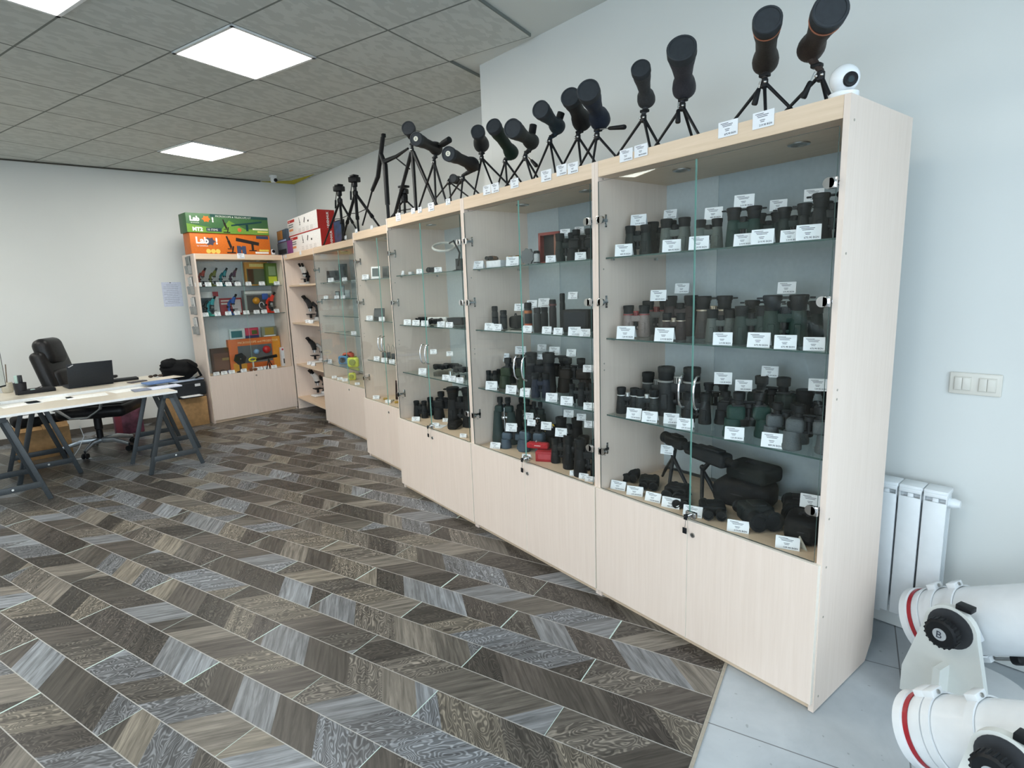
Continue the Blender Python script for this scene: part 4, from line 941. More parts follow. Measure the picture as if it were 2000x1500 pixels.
bn('roof', '1b2425', 'slim dark binoculars with white marks', 1126, 750, 795, .12, 2, 2, yaw=30)
bn('roof', '15191c', 'slim black binoculars at the right end', 1147, 748, 795, .14, 2, 2, yaw=30)
cards(2, 2, [(959, 753, .05, 24), (997, 756, .05, 24), (1027, 751, .10, 18), (1024, 765, .05, 22), (1076, 758, .06, 24), (1106, 779, .05, 25), (1149, 790, .05, 20)], yaw=28)
cards(2, 2, [(983, 698, .24, 23), (1016, 684, .30, 22), (1050, 699, .20, 20), (1058, 679, .38, 18), (1082, 685, .3, 22), (1115, 689, .3, 20), (1148, 720, .2, 20)], on=True, yaw=28)
bn('giant', '2a3a38', 'giant green binoculars with chrome tripod rod', 972, 773, 872, .17, 2, 3, yaw=30, hmul=1.0, wide=.86)
bn('giant', '14171a', 'giant black binoculars', 1018, 775, 872, .34, 2, 3, yaw=30, wide=.8)
bn('giant', '1c2b2a', 'giant dark green binoculars', 1050, 785, 872, .36, 2, 3, yaw=30, wide=.8)
bn('porro', '3c4d5b', 'blue-grey porro binoculars', 1004, 832, 892, .14, 2, 3, yaw=30, wide=1.15)
bn('porro', '3c4d5b', 'blue-grey porro binoculars', 1040, 826, 885, .26, 2, 3, yaw=20)
bn('roof', '2a352d', 'green-black binoculars behind the red box', 1066, 842, 885, .26, 2, 3, yaw=30, acc='c9c9b9', ring=True)
bn('roof', '131517', 'black tapered binoculars', 1096, 855, 910, .15, 2, 3, yaw=30)
bn('roof', '131517', 'black tapered binoculars', 1126, 850, 918, .14, 2, 3, yaw=30)
bn('roof', '17191b', 'tall black binoculars at the back right', 1112, 815, 895, .31, 2, 3, yaw=30)
bn('roof', '101214', 'black binoculars at the right edge', 1150, 858, 925, .12, 2, 3, yaw=30)
def carton(name, p, sz, rz, col, lab, cat='box', lid=None, todo=None, tilt=0):
    e = empty(name, p, rz); e.rotation_euler = (tilt, 0, rz); b = MB(); b.box((0, 0, sz[2]/2), sz, M(col, .6), bev=.0015); b.build('body', None, e)
    if lid: b = MB(); b.box((0, -sz[1]/2-.0003, sz[2]*.5), (sz[0]*.7, .0008, sz[2]*.5), M(lid, .5)); b.build('front_label', None, e)
    if todo: later(e, lab, cat, *todo)
    else: tag(e, lab, cat)
    return e
q = onx(1056, 895, .09); carton('red_carton', (q.x+.04, q.y, DECK+.0006), (.10, .085, .055), math.radians(-55), 'a8222c', 'red carton with white printed side', 'box', 'b8434b', (2, 3, 1056))
q = onx(1054, 875, .10); soft = soft_case(1052, 880, .12, DECK+.057, .045, .12, .035, math.radians(-60), 'shiny red wrapped pouch lying on the red carton', 2, 3, 4, 'b3202a', 'red_pouch', 'pouch', 'd8c9c9')
soft_case(1083, 815, .28, DECK+.10, .11, .13, .05, math.radians(-10), 'black strap bag with yellow piping', 2, 3, 9, '17181a', 'strap_bag', 'bag', 'c9a92a')
q = onx(1083, 830, .28); o = MB().box((0, 0, .0495), (.12, .11, .098), BLACK, bev=.006).build('storage_block', None, None, loc=(q.x, q.y, DECK+.0006), rotz=-.1); later(o, 'black box carrying the yellow-piped bag', 'box', 2, 3, 1083)
cards(2, 3, [(966, 866, .05, 23), (1027, 890, .05, 19), (1121, 913, .05, 19), (1139, 921, .05, 21), (1151, 932, .045, 18)], yaw=28)
cards(2, 3, [(998, 835, .10, 23), (1032, 813, .20, 19), (1037, 826, .12, 15), (1066, 832, .14, 22), (1095, 845, .09, 24), (1110, 808, .25, 20), (1135, 815, .2, 14), (1150, 829, .15, 15)], on=True, yaw=28)

# ================================================================== THIRD CABINET
def ring_lamp():
    c = onx(867, 482, .20); e = empty('ring_magnifier', (c.x, c.y, 1.6006)); o = Vector(e.location); GW = M('d7d8d2', .4)
    ax = Vector((-.25, -.35, .9)).normalized(); x_, y_, z_ = frame_of(ax); R = .075
    b = MB(); b.tube([c-o + x_*R*math.cos(a) + y_*R*math.sin(a) for a in [i*PI/16 for i in range(33)]], .008, GW, 8); b.build('ring_frame', None, e)
    b = MB(); b.lathe([(R-.004, -.001), (R-.004, .001)], c-o, ax, GLASS, 28); b.build('magnifying_lens', None, e)
    a0 = onx(886, 470, .20)-o; b = MB(); b.tube([c-o + (a0-(c-o)).normalized()*R, a0, a0 + Vector((.03, -.02, -.08)), Vector((.06, -.06, .01))], .006, RUBBER, 8); b.lathe([(.035, 0), (.035, .012), (.02, .018)], (.06, -.06, 0), (0, 0, 1), BLACK, 20); b.build('bent_arm', None, e)
    return later(e, 'white ring magnifier on a bent black arm', 'magnifier', 3, 0, 867)
ring_lamp()
slab_thing('small_white_box', 803, 530, .14, 1.6, (.03, .03, .024), -1.2, 'e4e5e3', 'tiny white box standing', 'box', 3, 0)
slab_thing('small_dark_box', 791, 533, .16, 1.6, (.03, .03, .022), -1.2, '55595a', 'tiny dark grey box', 'box', 3, 0, spare='6a6e70')
def loupe_headset(u, v, x, cab, sh, z, col, desc, w=.12):
    p = onx(u, v, x+CX[cab]); e = empty('head_magnifier', (p.x, p.y, z+.0006), math.radians(-60)); m = M(col, .45)
    b = MB(); b.tube([(w*.5*math.cos(a), w*.62*math.sin(a)+.03, .02) for a in [i*PI/10 for i in range(11)]], .007, m, 8, 1, 1.6); b.build('head_band', None, e)
    b = MB(); b.box((0, .02, .028), (w*.95, .035, .036), m, bev=.008, seg=3); b.build('visor', None, e)
    for s in (-1, 1): b = MB(); b.lathe([(.014, 0), (.017, .004), (.017, .018), (.014, .02), (0, .018)], (s*w*.22, .004, .026), (0, -1, -.1), BLACK, 14); b.build('lens', None, e)
    return later(e, desc, 'head magnifier', cab, sh, u)
loupe_headset(842, 527, .16, 3, 0, 1.6, '2d3032', 'small black head magnifier', .08)
slab_thing('black_notebook', 897, 512, .26, 1.6, (.05, .02, .09), math.radians(-70), '25282a', 'upright black box by the right hinge', 'box', 3, 0, spare='34383a')
loupe_headset(818, 622, .20, 3, 1, 1.245, '1a1b1d', 'flat black head magnifier', .11)
loupe_headset(852, 618, .24, 3, 1, 1.245, 'dde0df', 'bulky white head magnifier', .17)
loupe_headset(846, 628, .12, 3, 1, 1.245, '191a1c', 'small black head magnifier in front', .09)
slab_thing('black_case', 893, 626, .24, 1.245, (.12, .08, .05), math.radians(-65), '1a1c1e', 'black instrument case', 'case', 3, 1, spare='2a2d30')
slab_thing('white_block', 868, 632, .15, 1.245, (.04, .03, .03), math.radians(-65), 'd9dcdc', 'small pale block', 'box', 3, 1)
for i, (u, v, x) in enumerate(((858, 705, .26), (878, 702, .34), (898, 705, .28))): loupe_headset(u, v, x, 3, 2, .893, '15181a', 'black head magnifier with straps', .13)
for i, (u, x) in enumerate(((888, .12), (902, .13), (880, .2))):
    p = onx(u, 716, x); e = empty('pocket_loupe', (p.x, p.y, .8936), .5*i); b = MB(); b.lathe([(.016, 0), (.016, .03)], (0, 0, 0), (0, 0, 1), CHROME, 16); b.build('lens_barrel', None, e)
    b = MB(); b.box((.022, 0, .015), (.03, .010, .026), BLACK, bev=.003); b.build('handle', None, e); later(e, 'small chrome folding loupe', 'loupe', 3, 2, u)
cards(3, 0, [(782, 530, .08, 12), (819, 527, .08, 12), (855, 525, .08, 12)], yaw=38)
cards(3, 1, [(795, 630, .06, 15), (812, 632, .06, 15), (829, 634, .06, 15), (861, 636, .06, 15), (877, 636, .06, 14)], yaw=38)
cards(3, 2, [(824, 718, .08, 17), (869, 720, .06, 14), (882, 727, .06, 12), (897, 731, .06, 12)], yaw=38)
cards(3, 2, [(846, 687, .2, 12), (878, 691, .3, 10)], on=True, yaw=38)
bn('roof', '16191b', 'black roof binoculars', 803, 778, 818, .14, 3, 3, yaw=35, wide=1.2)
bn('roof', '16191b', 'black roof binoculars', 832, 772, 818, .20, 3, 3, yaw=35, wide=1.2)
bn('porro', '131517', 'black porro binoculars', 872, 766, 812, .26, 3, 3, yaw=30)
bn('roof', '131517', 'tall black binoculars at the right', 900, 757, 815, .22, 3, 3, yaw=30, cover=True)
soft_case(888, 812, .16, DECK, .15, .07, .05, math.radians(-50), 'black oval glasses case', 3, 3, 3, '121315', 'glasses_case', 'case')
cards(3, 3, [(811, 812, .05, 17), (849, 810, .07, 15), (869, 804, .2, 12), (903, 833, .05, 10)], yaw=38)
q = onx(860, 822, .10); o = MB().box((0, 0, .001), (.09, .06, .002), PAPER).build('leaflet', None, None, loc=(q.x, q.y, DECK+.0006), rotz=.5); later(o, 'white leaflet lying flat', 'leaflet', 3, 3, 860)

# ================================================================== FOURTH CABINET
def picture_device(u, v, x, cab, sh, z, w, h, col, scr, desc, name='weather_station', cat='weather station', yaw=40):
    p = onx(u, v, x+CX[cab]); e = empty(name, (p.x, p.y, z+.0006), math.radians(-90+yaw)); R = Matrix.Rotation(-.12, 3, 'X')
    b = MB(); b.box((0, .01, h/2), (w, .012, h), M(col, .4), R, bev=.002); b.build('casing', None, e)
    b = MB(); b.box(Vector((0, .0033, h/2+.004)), (w*.72, .001, h*.66), M(scr, .25), R); b.build('screen', None, e)
    b = MB(); b.box((0, .03, .004), (w*.5, .03, .007), M(col, .4)); b.build('foot', None, e)
    return later(e, desc, cat, cab, sh, u)
picture_device(718, 532, .16, 4, 0, 1.6, .085, .10, '8d9493', '6b7373', 'grey-framed weather station')
picture_device(733, 531, .10, 4, 0, 1.6, .085, .105, 'f0f1f0', '55605e', 'white-framed weather station')
picture_device(752, 528, .22, 4, 0, 1.6, .06, .11, '5b6160', '474d4d', 'dark narrow weather station')
picture_device(738, 612, .16, 4, 1, 1.245, .12, .10, '3a3e3f', '55595a', 'dark boxy weather display')
for i, (u, x) in enumerate(((741, .20), (750, .18), (759, .20), (768, .18))):
    p = onx(u, 690, x+.15); e = empty('wind_meter', (p.x, p.y, .8936), -.8); b = MB(); b.box((0, 0, .03), (.035, .02, .055), M('3a3f40', .5), bev=.004); b.build('body', None, e)
    b = MB(); b.tube([(-.012, 0, .055), (-.012, 0, .11), (0, 0, .135), (.012, 0, .11), (.012, 0, .055)], .0022, CHROME, 6); b.build('wrist_loop', None, e); later(e, 'small dark handheld meter with a tall loop', 'meter', 4, 2, u)
picture_device(739, 755, .14, 4, 3, DECK, .06, .125, '2c2f30', '9fb0b4', 'black handheld device with pale screen', 'handheld_meter', 'handheld device')
picture_device(776, 750, .2, 4, 3, DECK, .05, .17, '33221c', '2a1d18', 'dark brown upright box', 'upright_box', 'box')
for u, v in ((752, 771), (764, 776), (774, 780)):
    q = onx(u, v, .27); o = MB().box((0, 0, .006), (.05, .035, .012), M('b9963a' if u != 764 else 'c8c4b0', .5), bev=.004).build('yellow_keyring_tool', None, None, loc=(q.x, q.y, DECK+.0006), rotz=u); later(o, 'small yellowish tool lying flat', 'tool', 4, 3, u)
cards(4, 0, [(713, 539, .05, 14)], yaw=42); cards(4, 1, [(721, 618, .06, 13), (745, 620, .06, 11)], yaw=42); cards(4, 2, [(735, 700, .06, 12), (750, 703, .06, 12), (765, 707, .06, 10)], yaw=42)
cards(4, 3, [(734, 776, .06, 14), (757, 782, .06, 12)], yaw=42)
# ================================================================== FIFTH CABINET
for k in (0, 1, 2, 3, 7, 8): pass
SHZ.update({10: 1.615, 11: 1.435, 12: 1.06, 13: .70}); SHN.update({10: 'top shelf', 11: 'second shelf', 12: 'fourth shelf', 13: 'bottom shelf'})
lying_optic(642, 540, .22, 1.615, .16, .05, .05, '151718', -.5, 'dark brass-fitted telescope', 5, 10, 'small_telescope', 'telescope', twin=False)
picture_device(650, 530, .16, 5, 10, 1.615, .16, .13, '2b2622', '1e1b19', 'dark open gift case', 'gift_case', 'case', 45)
picture_device(668, 520, .24, 5, 10, 1.615, .10, .20, '3a3f40', '2c3133', 'tall dark display box', 'display_box', 'box', 45)
for i, (u, c, w, h) in enumerate(((628, 'c9cbc6', .06, .10), (645, '7d908c', .08, .11), (658, '2f3334', .05, .08), (668, '5d6a72', .05, .14), (678, '8a9194', .06, .09))):
    picture_device(u, 572, .16+.03*(i % 2), 5, 11, 1.435, w, h, c, '9aa6a8', ('pale', 'grey-green', 'black', 'blue-grey', 'light grey')[i]+' boxed pocket device', 'pocket_device', 'pocket device', 45)
for i, u in enumerate((632, 645, 660, 672)):
    q = onx(u, 650, .50+.04*(i % 2)); o = MB().box((0, 0, .002), (.11, .07, .003), M(('a8aaa0', 'b5b6ad', 'cfd0c9', '9c9f97')[i], .6), .4*i).build('folded_map', None, None, loc=(q.x, q.y, 1.0606), rotz=.3*i); later(o, 'flat pale card sheet', 'card', 5, 12, u)
def toy(u, v, x, cab, sh, z, s, col, desc, name='toy_camera', cat='toy', col2='2a2a2e'):
    p = onx(u, v, x+CX[cab]); e = empty(name, (p.x, p.y, z+.0006), -.7); m = M(col, .4)
    b = MB(); b.box((0, 0, s*.45), (s, s*.5, s*.9), m, bev=s*.18, seg=3); b.build('body', None, e)
    b = MB(); b.lathe([(s*.24, 0), (s*.28, s*.05), (s*.28, s*.22), (s*.2, s*.24), (0, s*.2)], (0, -s*.22, s*.48), (0, -1, 0), M(col2, .3), 14); b.build('lens', None, e)
    b = MB(); b.lathe([(s*.13, 0), (s*.13, s*.12), (0, s*.14)], (s*.2, 0, s*.86), (0, 0, 1), M(col2, .4), 10); b.build('shutter_button', None, e); return later(e, desc, cat, cab, sh, u)
toy(660, 703, .22, 5, 13, .70, .12, '4a63a8', 'blue-violet toy camera', col2='7d4f9a'); toy(671, 703, .14, 5, 13, .70, .11, '3f86b5', 'light blue toy camera')
toy(681, 700, .24, 5, 13, .70, .13, 'cf4f30', 'orange-red toy camera', col2='8a2a20'); toy(690, 704, .12, 5, 13, .70, .12, 'd6e02e', 'bright yellow toy camera', col2='8f9a1e'); toy(647, 700, .26, 5, 13, .70, .10, 'a9aaa4', 'grey toy camera')
toy(655, 732, .2, 5, 3, DECK, .09, '8a7ab0', 'lilac toy figure', 'toy_figure'); toy(688, 738, .16, 5, 3, DECK, .09, 'd9dc3c', 'yellow toy figure', 'toy_figure', col2='9aa01e'); toy(670, 735, .26, 5, 3, DECK, .09, 'b5b8bb', 'grey toy figure', 'toy_figure')
cards(5, 10, [(645, 541, .06, 12), (672, 540, .06, 10)], yaw=45); cards(5, 11, [(636, 578, .06, 9), (657, 577, .06, 8), (669, 576, .06, 8)], yaw=45); cards(5, 12, [(634, 640, .08, 11), (690, 644, .08, 10)], yaw=45)
cards(5, 13, [(642, 700, .06, 11)], yaw=45); cards(5, 3, [(652, 733, .06, 10), (663, 736, .06, 11), (673, 740, .06, 12), (697, 744, .06, 10)], yaw=45)

# ================================================================== MICROSCOPES
def microscope(loc, rz, h, col, desc, cab, sh, u, base=None, twin=False, name='microscope', cat='microscope', arm=None, reg_later=True):
    e = empty(name, loc, rz); m = M(col, .35); mb = M(base or col, .4); ma = M(arm or col, .4); k = h/.30
    b = MB(); b.box((0, .02*k, .011*k), (.11*k, .15*k, .020*k), mb, bev=.009*k, seg=3); b.box((0, .07*k, .03*k), (.05*k, .04*k, .04*k), mb, bev=.008*k); b.build('foot', None, e)
    b = MB(); b.tube([(0, .075*k, .03*k), (0, .095*k, .10*k), (0, .085*k, .17*k), (0, .035*k, .215*k)], [.020*k, .019*k, .020*k, .022*k], ma, 10); b.build('arm', None, e)
    b = MB(); b.box((0, .01*k, .085*k), (.085*k, .085*k, .008*k), BLACK, bev=.002*k); b.cyl((0, .01*k, .04*k), (0, .01*k, .08*k), .014*k, None, BLACK, 12); b.build('stage', None, e)
    for s in ((-1, 1) if twin else (0,)):
        b = MB(); b.tube([(s*.012*k, .01*k, .175*k), (s*.016*k, -.004*k, .225*k), (s*.022*k, -.035*k, .262*k)], [.026*k, .027*k, .021*k], m, 14); b.build('head_tube', None, e)
        b = MB(); b.cyl((s*.022*k, -.035*k, .262*k), (s*.024*k, -.062*k, .298*k), .0155*k, .0165*k, BLACK, 12); b.build('eyepiece', None, e)
    b = MB(); b.lathe([(.026*k, .150*k), (.027*k, .165*k), (.020*k, .178*k)], (0, .01*k, 0), (0, 0, 1), BLACK, 14)
    for a in (0, 2.1, 4.2): b.cyl((.010*k*math.cos(a), .01*k+.010*k*math.sin(a), .152*k), (.014*k*math.cos(a), .01*k+.014*k*math.sin(a), .118*k), .007*k, .005*k, STEEL, 8)
    b.build('objective_turret', None, e)
    for s in (-1, 1): b = MB(); b.lathe([(.015*k, 0), (.016*k, .012*k), (0, .014*k)], (s*.018*k, .09*k, .12*k), (s, 0, 0), BLACK, 12); b.build('focus_knob', None, e)
    return later(e, desc, cat, cab, sh, u)
SHZ6 = {0: 1.615, 1: 1.14, 2: .60, 3: .16}; SHN.update({20: 'top board', 21: 'middle board', 22: 'lower board', 23: 'bottom board'})
q = onx(592, 520, .56); microscope((q.x, q.y, 1.6156), -.9, .27, 'e9eae8', 'white binocular microscope on its stand', 6, 20, 592, twin=True, arm='1c1d1f')
q = onx(604, 600, .60); microscope((q.x, q.y, 1.1406), -1.6, .34, '3a3c3e', 'black and silver microscope half hidden by cabinet edge', 6, 21, 604, twin=True, base='e4e5e3')
q = onx(613, 690, .58); microscope((q.x, q.y, .6006), -1.6, .34, '2a2c2e', 'black microscope with chrome parts on white foot', 6, 22, 613, twin=True, base='e9eae8', arm='c9cac8')
q = onx(620, 770, .56); microscope((q.x, q.y, .1606), -1.5, .36, 'dfe0de', 'white slanting microscope with black eyepieces', 6, 23, 620, twin=True, base='eceded', arm='26282a')
for u, v, sh in ((570, 540, 20), (599, 612, 21), (606, 613, 21), (598, 610, 21), (611, 713, 22), (603, 712, 22)):
    p = onx(u, v, .45); zz = {20: 1.6155, 21: 1.1405, 22: .6005}[sh]; price_card(Vector((p.x, p.y, zz)), -1.1, 6, sh, u, .9)
# ================================================================== TOY CABINET (back wall)
def kpl(u, v, dep): return onpl(u, v, KO + kn*dep, kn)
KF = math.atan2(kn.y, kn.x) - PI/2
KZ = {0: 1.625, 1: 1.275, 3: .56}
def kmic(u, v, sh, h, col, desc, base=None, dep=.12, rot=.5):
    p = kpl(u, v, dep); p.z = KZ[sh]+.0006; microscope(p, KF+rot, h, col, desc, 7, sh, u, base=base, arm=col)
for u, c, n in ((398, '8a2a1c', 'dark red'), (420, '5e6420', 'olive'), (440, '18717a', 'teal'), (459, '3a2036', 'purple')): kmic(u, 548, 0, .215, c, n+' toy microscope', base=('3b1216' if c == '8a2a1c' else c))
kmic(416, 600, 1, .235, '2f9aa3', 'teal toy microscope', base='2aa090'); kmic(457, 600, 1, .25, '1d4f9c', 'blue toy microscope'); kmic(532, 595, 1, .26, 'd2341e', 'bright red toy microscope'); kmic(402, 602, 1, .19, '1e2a30', 'black-headed toy microscope', dep=.22)
def picture_box(u0, u1, vt, vb, dep, z, thick, col, desc, cab, sh, art, name='picture_box', cat='boxed toy', plane=None, tilt=0, zfix=None):
    """a printed carton whose front spans the given pixels on a plane parallel to the cabinet front"""
    P = plane or kpl
    a = P(u0, (vt+vb)/2, dep); b2 = P(u1, (vt+vb)/2, dep); w = (Vector((a.x, a.y)) - Vector((b2.x, b2.y))).length
    um = (u0+u1)/2; zt = P(um, vt, dep).z; h = (zt - z) if zfix is None else zfix; m_ = (a+b2)/2
    e = empty(name, (m_.x, m_.y, z+.0006), KF); b = MB(); b.box((0, thick/2, h/2), (w, thick, h), M(col, .5), bev=.0015); b.build('carton', None, e)
    for nm, (x0, x1, z0, z1), c in art:
        b = MB(); b.box(((x0+x1)/2*w-w/2, -.0008, (z0+z1)/2*h), ((x1-x0)*w, .0015, (z1-z0)*h), M(c, .5)); b.build(nm, None, e)
    if cab is not None: later(e, desc, cat, cab, sh, um)
    return e, w, h
def kart(col, pts): return None
picture_box(479, 524, 512, 555, .22, 1.625, .05, 'c9913a', 'orange-topped boxed microscope kit in window box', 7, 0, [('window', (.06, .94, .06, .72), '5f6a52'), ('figure', (.1, .35, .1, .7), '8a2e1c'), ('title', (.2, .8, .80, .93), 'e8d98a')])
picture_box(520, 543, 514, 553, .16, 1.625, .06, '55742c', 'green boxed toy kit at the shelf\'s right end', 7, 0, [('picture', (.15, .85, .1, .4), 'c9d63a'), ('panel', (.2, .8, .45, .85), '8ea87c')])
picture_box(391, 428, 570, 612, .26, 1.275, .06, 'd9dcdc', 'white boxed microscope kit with red corner', 7, 1, [('red_corner', (.7, 1, .8, 1), '9a1f2c'), ('picture', (.05, .7, .08, .75), '2b3c46')])
picture_box(430, 473, 582, 612, .28, 1.275, .06, '9a2028', 'red boxed experiment kit with stripes', 7, 1, [('stripe', (.05, .45, .62, .72), 'd8cfc9'), ('stripe', (.05, .45, .80, .88), 'd8cfc9'), ('disc', (.55, .95, .1, .9), 'd5d0d2')])
e, w, h = picture_box(478, 533, 567, 612, .24, 1.275, .08, '8d918e', 'silver window box with telescope toys', 7, 1, [('header', (.02, .98, .86, .96), 'd8dad8'), ('window', (.08, .92, .06, .80), '4a4b4c')])
b = MB(); b.ball((-w*.12, -.02, h*.55), .045, M('c98a1c', .35), 16); b.build('yellow_ball', None, e); b = MB(); b.tube([(.02+.03*math.cos(a), -.022, .10+.04*math.sin(a)) for a in [i*PI/9 for i in range(15)]], .006, M('d5d8da', .3, .5), 8); b.build('metal_hook', None, e); b = MB(); b.box((w*.22, -.012, h*.72), (.09, .02, .08), M('3a62b0', .4), .3, bev=.01); b.build('blue_piece', None, e)
# deck of the toy cabinet
e, w, h = picture_box(448, 549, 660, 717, .26, .56, .07, 'cf6a2c', 'large orange window box with telescope and kit', 7, 3, [('window', (.16, .82, .22, .78), '5c6468'), ('yellow_edge', (.84, 1, 0, 1), 'd9912a'), ('yellow_base', (.05, .3, 0, .25), 'd9a02e')])
lettering('MICROSCOPE and PROJECTOR', w*.058, e, (-w*.33, -.003, h*.85), (1, 0, 0), (0, 0, 1), M('f2dfae', .5), 'title_lettering')
b = MB(); b.ball((w*.20, -.02, h*.60), .05, M('b3141c', .3), 16); b.build('red_ball', None, e); b = MB(); b.ball((-w*.0, -.02, h*.56), .035, M('7aa2c4', .3), 14); b.build('blue_ball', None, e)
for (u0, u1, vt, vb, c, n, a) in ((449, 479, 643, 662, 'c9dcdc', 'small teal and white boxed magnifier on the orange box', [('picture', (.08, .8, .15, .8), '2b7076')]), (478, 505, 635, 660, 'a82c4c', 'small pink and green boxed kit on the orange box', [('picture', (.1, .9, .3, .9), 'c4405a'), ('green_part', (.5, .9, .35, .75), '3f7a35'), ('blue_base', (0, 1, 0, .25), '2c3562')]), (511, 540, 630, 656, '7c8272', 'small olive boxed kit on the orange box', [('picture', (.2, .8, .2, .9), '9a8a42'), ('strip', (.1, .9, .02, .14), 'e0e3e2')])):
    zt = kpl((u0+u1)/2, 660, .26).z
    picture_box(u0, u1, vt, vb, .27, .56+h+.002, .04, c, n, 7, 3, a, zfix=.13)
e, w, h = picture_box(414, 450, 680, 724, .28, .56, .05, '4a352a', 'brown picture box with a price card', 7, 3, [('picture', (.1, .9, .1, .8), '6a4c3c'), ('lines', (.55, .92, .5, .6), 'b5a06a')])
picture_box(550, 566, 678, 718, .2, .56, .05, 'd3d5da', 'white boxed microscope with dark marks', 7, 3, [('mark', (.55, .85, .6, .8), '26282c'), ('mark', (.2, .5, .15, .4), '26282c'), ('red_spot', (.1, .3, .85, .95), 'b0303a')])
p = kpl(468, 700, .12); e = empty('hexagonal_reflector', (p.x, p.y, .5606), KF); b = MB(); b.poly([(.075*math.cos(a), .075*math.sin(a)+.17) for a in [i*PI/3+.2 for i in range(6)]], .03, SOFTBLK); b.build('hexagon_plate', None, e)
b = MB(); b.cyl((0, 0, .0), (0, 0, .11), .012, None, BLACK, 10); b.lathe([(.05, 0), (.05, .01), (.02, .02)], (0, 0, 0), (0, 0, 1), BLACK, 18); b.build('stand', None, e); b = MB(); b.ball((0, -.032, .17), .007, STEEL, 8); b.build('centre_pin', None, e); later(e, 'black hexagonal plate on a stand', 'reflector', 7, 3, 468)
p = kpl(495, 712, .10); e = empty('magnifying_glass', (p.x, p.y, .5606), KF); b = MB(); b.tube([(.045*math.cos(a), 0, .145+.022*math.sin(a)) for a in [i*PI/12 for i in range(25)]], .010, M('d8cf2e', .4), 8); b.build('yellow_rim', None, e)
b = MB(); b.cyl((0, 0, 0), (0, 0, .12), .009, None, M('cfd2d2', .3), 10); b.lathe([(.05, 0), (.055, .03), (.03, .05)], (0, 0, 0), (0, 0, 1), M('7a4a30', .5), 18); b.build('stand', None, e); later(e, 'yellow-rimmed magnifier on a brown stand', 'magnifier', 7, 3, 495)
p = kpl(522, 708, .10); e = empty('toy_telescope', (p.x, p.y, .5606), KF); b = MB(); b.cyl((-.14, 0, .14), (.13, 0, .16), .016, .02, BLACK, 14); b.build('tube', None, e)
for a in (-.06, 0, .06): b = MB(); b.cyl((.02, 0, .13), (.02+a, a*.6-.02, .004), .006, None, BLACK, 8); b.build('tripod_leg', None, e)
later(e, 'small black telescope on a tabletop tripod', 'telescope', 7, 3, 522)
for u, c, s in ((420, '2a2a2c', .07), (434, '3a2a24', .08), (447, '8f95b5', .06)): 
    p = kpl(u, 715, .12); o = MB().ball((0, 0, s*.40), s*.42, M(c, .4), 14, (1, .8, .95), wob=.06, seed=int(u)).build('pocket_magnifier', None, None, loc=(p.x, p.y, .5606)); later(o, {'2a2a2c': 'glossy black', '3a2a24': 'dark brown', '8f95b5': 'lilac'}[c]+' rounded toy magnifier', 'magnifier', 7, 3, u)
def kcards(sh, lst, dep=.05):
    for u, v in lst: p = kpl(u, v, dep); p.z = KZ[sh]+.0005; price_card(p, KF+random.uniform(-.1, .1), 7, sh, u, 1.05)
kcards(0, [(388, 557), (407, 557), (429, 556), (447, 556), (465, 555), (486, 554), (512, 553), (541, 552)])
kcards(1, [(402, 617), (426, 616), (447, 616), (464, 614), (482, 613), (502, 610), (517, 610), (541, 607)])
kcards(3, [(423, 726), (438, 725), (453, 722), (476, 717), (500, 723), (509, 722), (521, 720), (536, 717)])
# the stacked kits on the cabinet top
e, w, h = picture_box(372, 527, 457, 490, .03, CAB_H, .22, 'd8701c', '', None, None, [], 'orange_kit_box'); tag(e, 'long orange kit carton, lower of two on the toy cabinet', 'box', 'long kit cartons on the toy cabinet')
WHT = M('f2f2ee', .5); DKK = M('2b2623', .5); BLU = M('3a4a6a', .5)
def glyph_microscope(e, x, z, s, m):
    b = MB(); b.box((x, -.0012, z+s*.03), (s*.5, .0018, s*.07), m); b.box((x+s*.1, -.0012, z+s*.22), (s*.08, .0018, s*.4), m, Matrix.Rotation(.25, 3, 'Y')); b.box((x-s*.05, -.0012, z+s*.52), (s*.14, .0018, s*.45), m, Matrix.Rotation(-.3, 3, 'Y')); b.box((x-.02*s, -.0012, z+s*.25), (s*.35, .0018, s*.05), m); b.box((x-s*.16, -.0012, z+s*.86), (s*.09, .0018, s*.25), m, Matrix.Rotation(-.3, 3, 'Y')); b.build('printed_microscope', None, e)
def splat(e, x, z, s, m):
    b = MB(); b.poly([(s*(.75 if i % 2 else 1.1)*math.cos(i*PI/6)*1.2, s*(.75 if i % 2 else 1.1)*math.sin(i*PI/6)) for i in range(12)], .0016, m, o=(x, 0, z)); b.build('printed_splash', None, e)
lettering('Lab', h*.42, e, (-w*.44, -.002, h*.50), (1, 0, 0), (0, 0, 1), WHT, 'logo_lettering', bold=.004); splat(e, -w*.27, h*.60, h*.20, M('4d4a5c', .5)); lettering('!', h*.42, e, (-w*.205, -.002, h*.48), (1, 0, 0), (0, 0, 1), WHT, 'logo_lettering', bold=.004)
lettering('by Levenhuk', h*.10, e, (-w*.43, -.002, h*.35), (1, 0, 0), (0, 0, 1), WHT, 'small_lettering')
for i in range(3): b = MB(); b.lathe([(h*.11, 0), (h*.11, .0015)], (-w*.30+i*h*.22, 0, h*.13), (0, -1, 0), M('e8c860', .5), 16); b.build('printed_badge', None, e)
glyph_microscope(e, -w*.02, h*.05, h*.85, DKK)
b = MB(); b.box((w*.20, -.0012, h*.64), (w*.30, .0018, h*.17), DKK, Matrix.Rotation(.18, 3, 'Y')); b.box((w*.26, -.0012, h*.36), (w*.03, .0018, h*.32), DKK); b.box((w*.26, -.0012, h*.20), (w*.10, .0018, h*.05), DKK); b.build('printed_telescope', None, e)
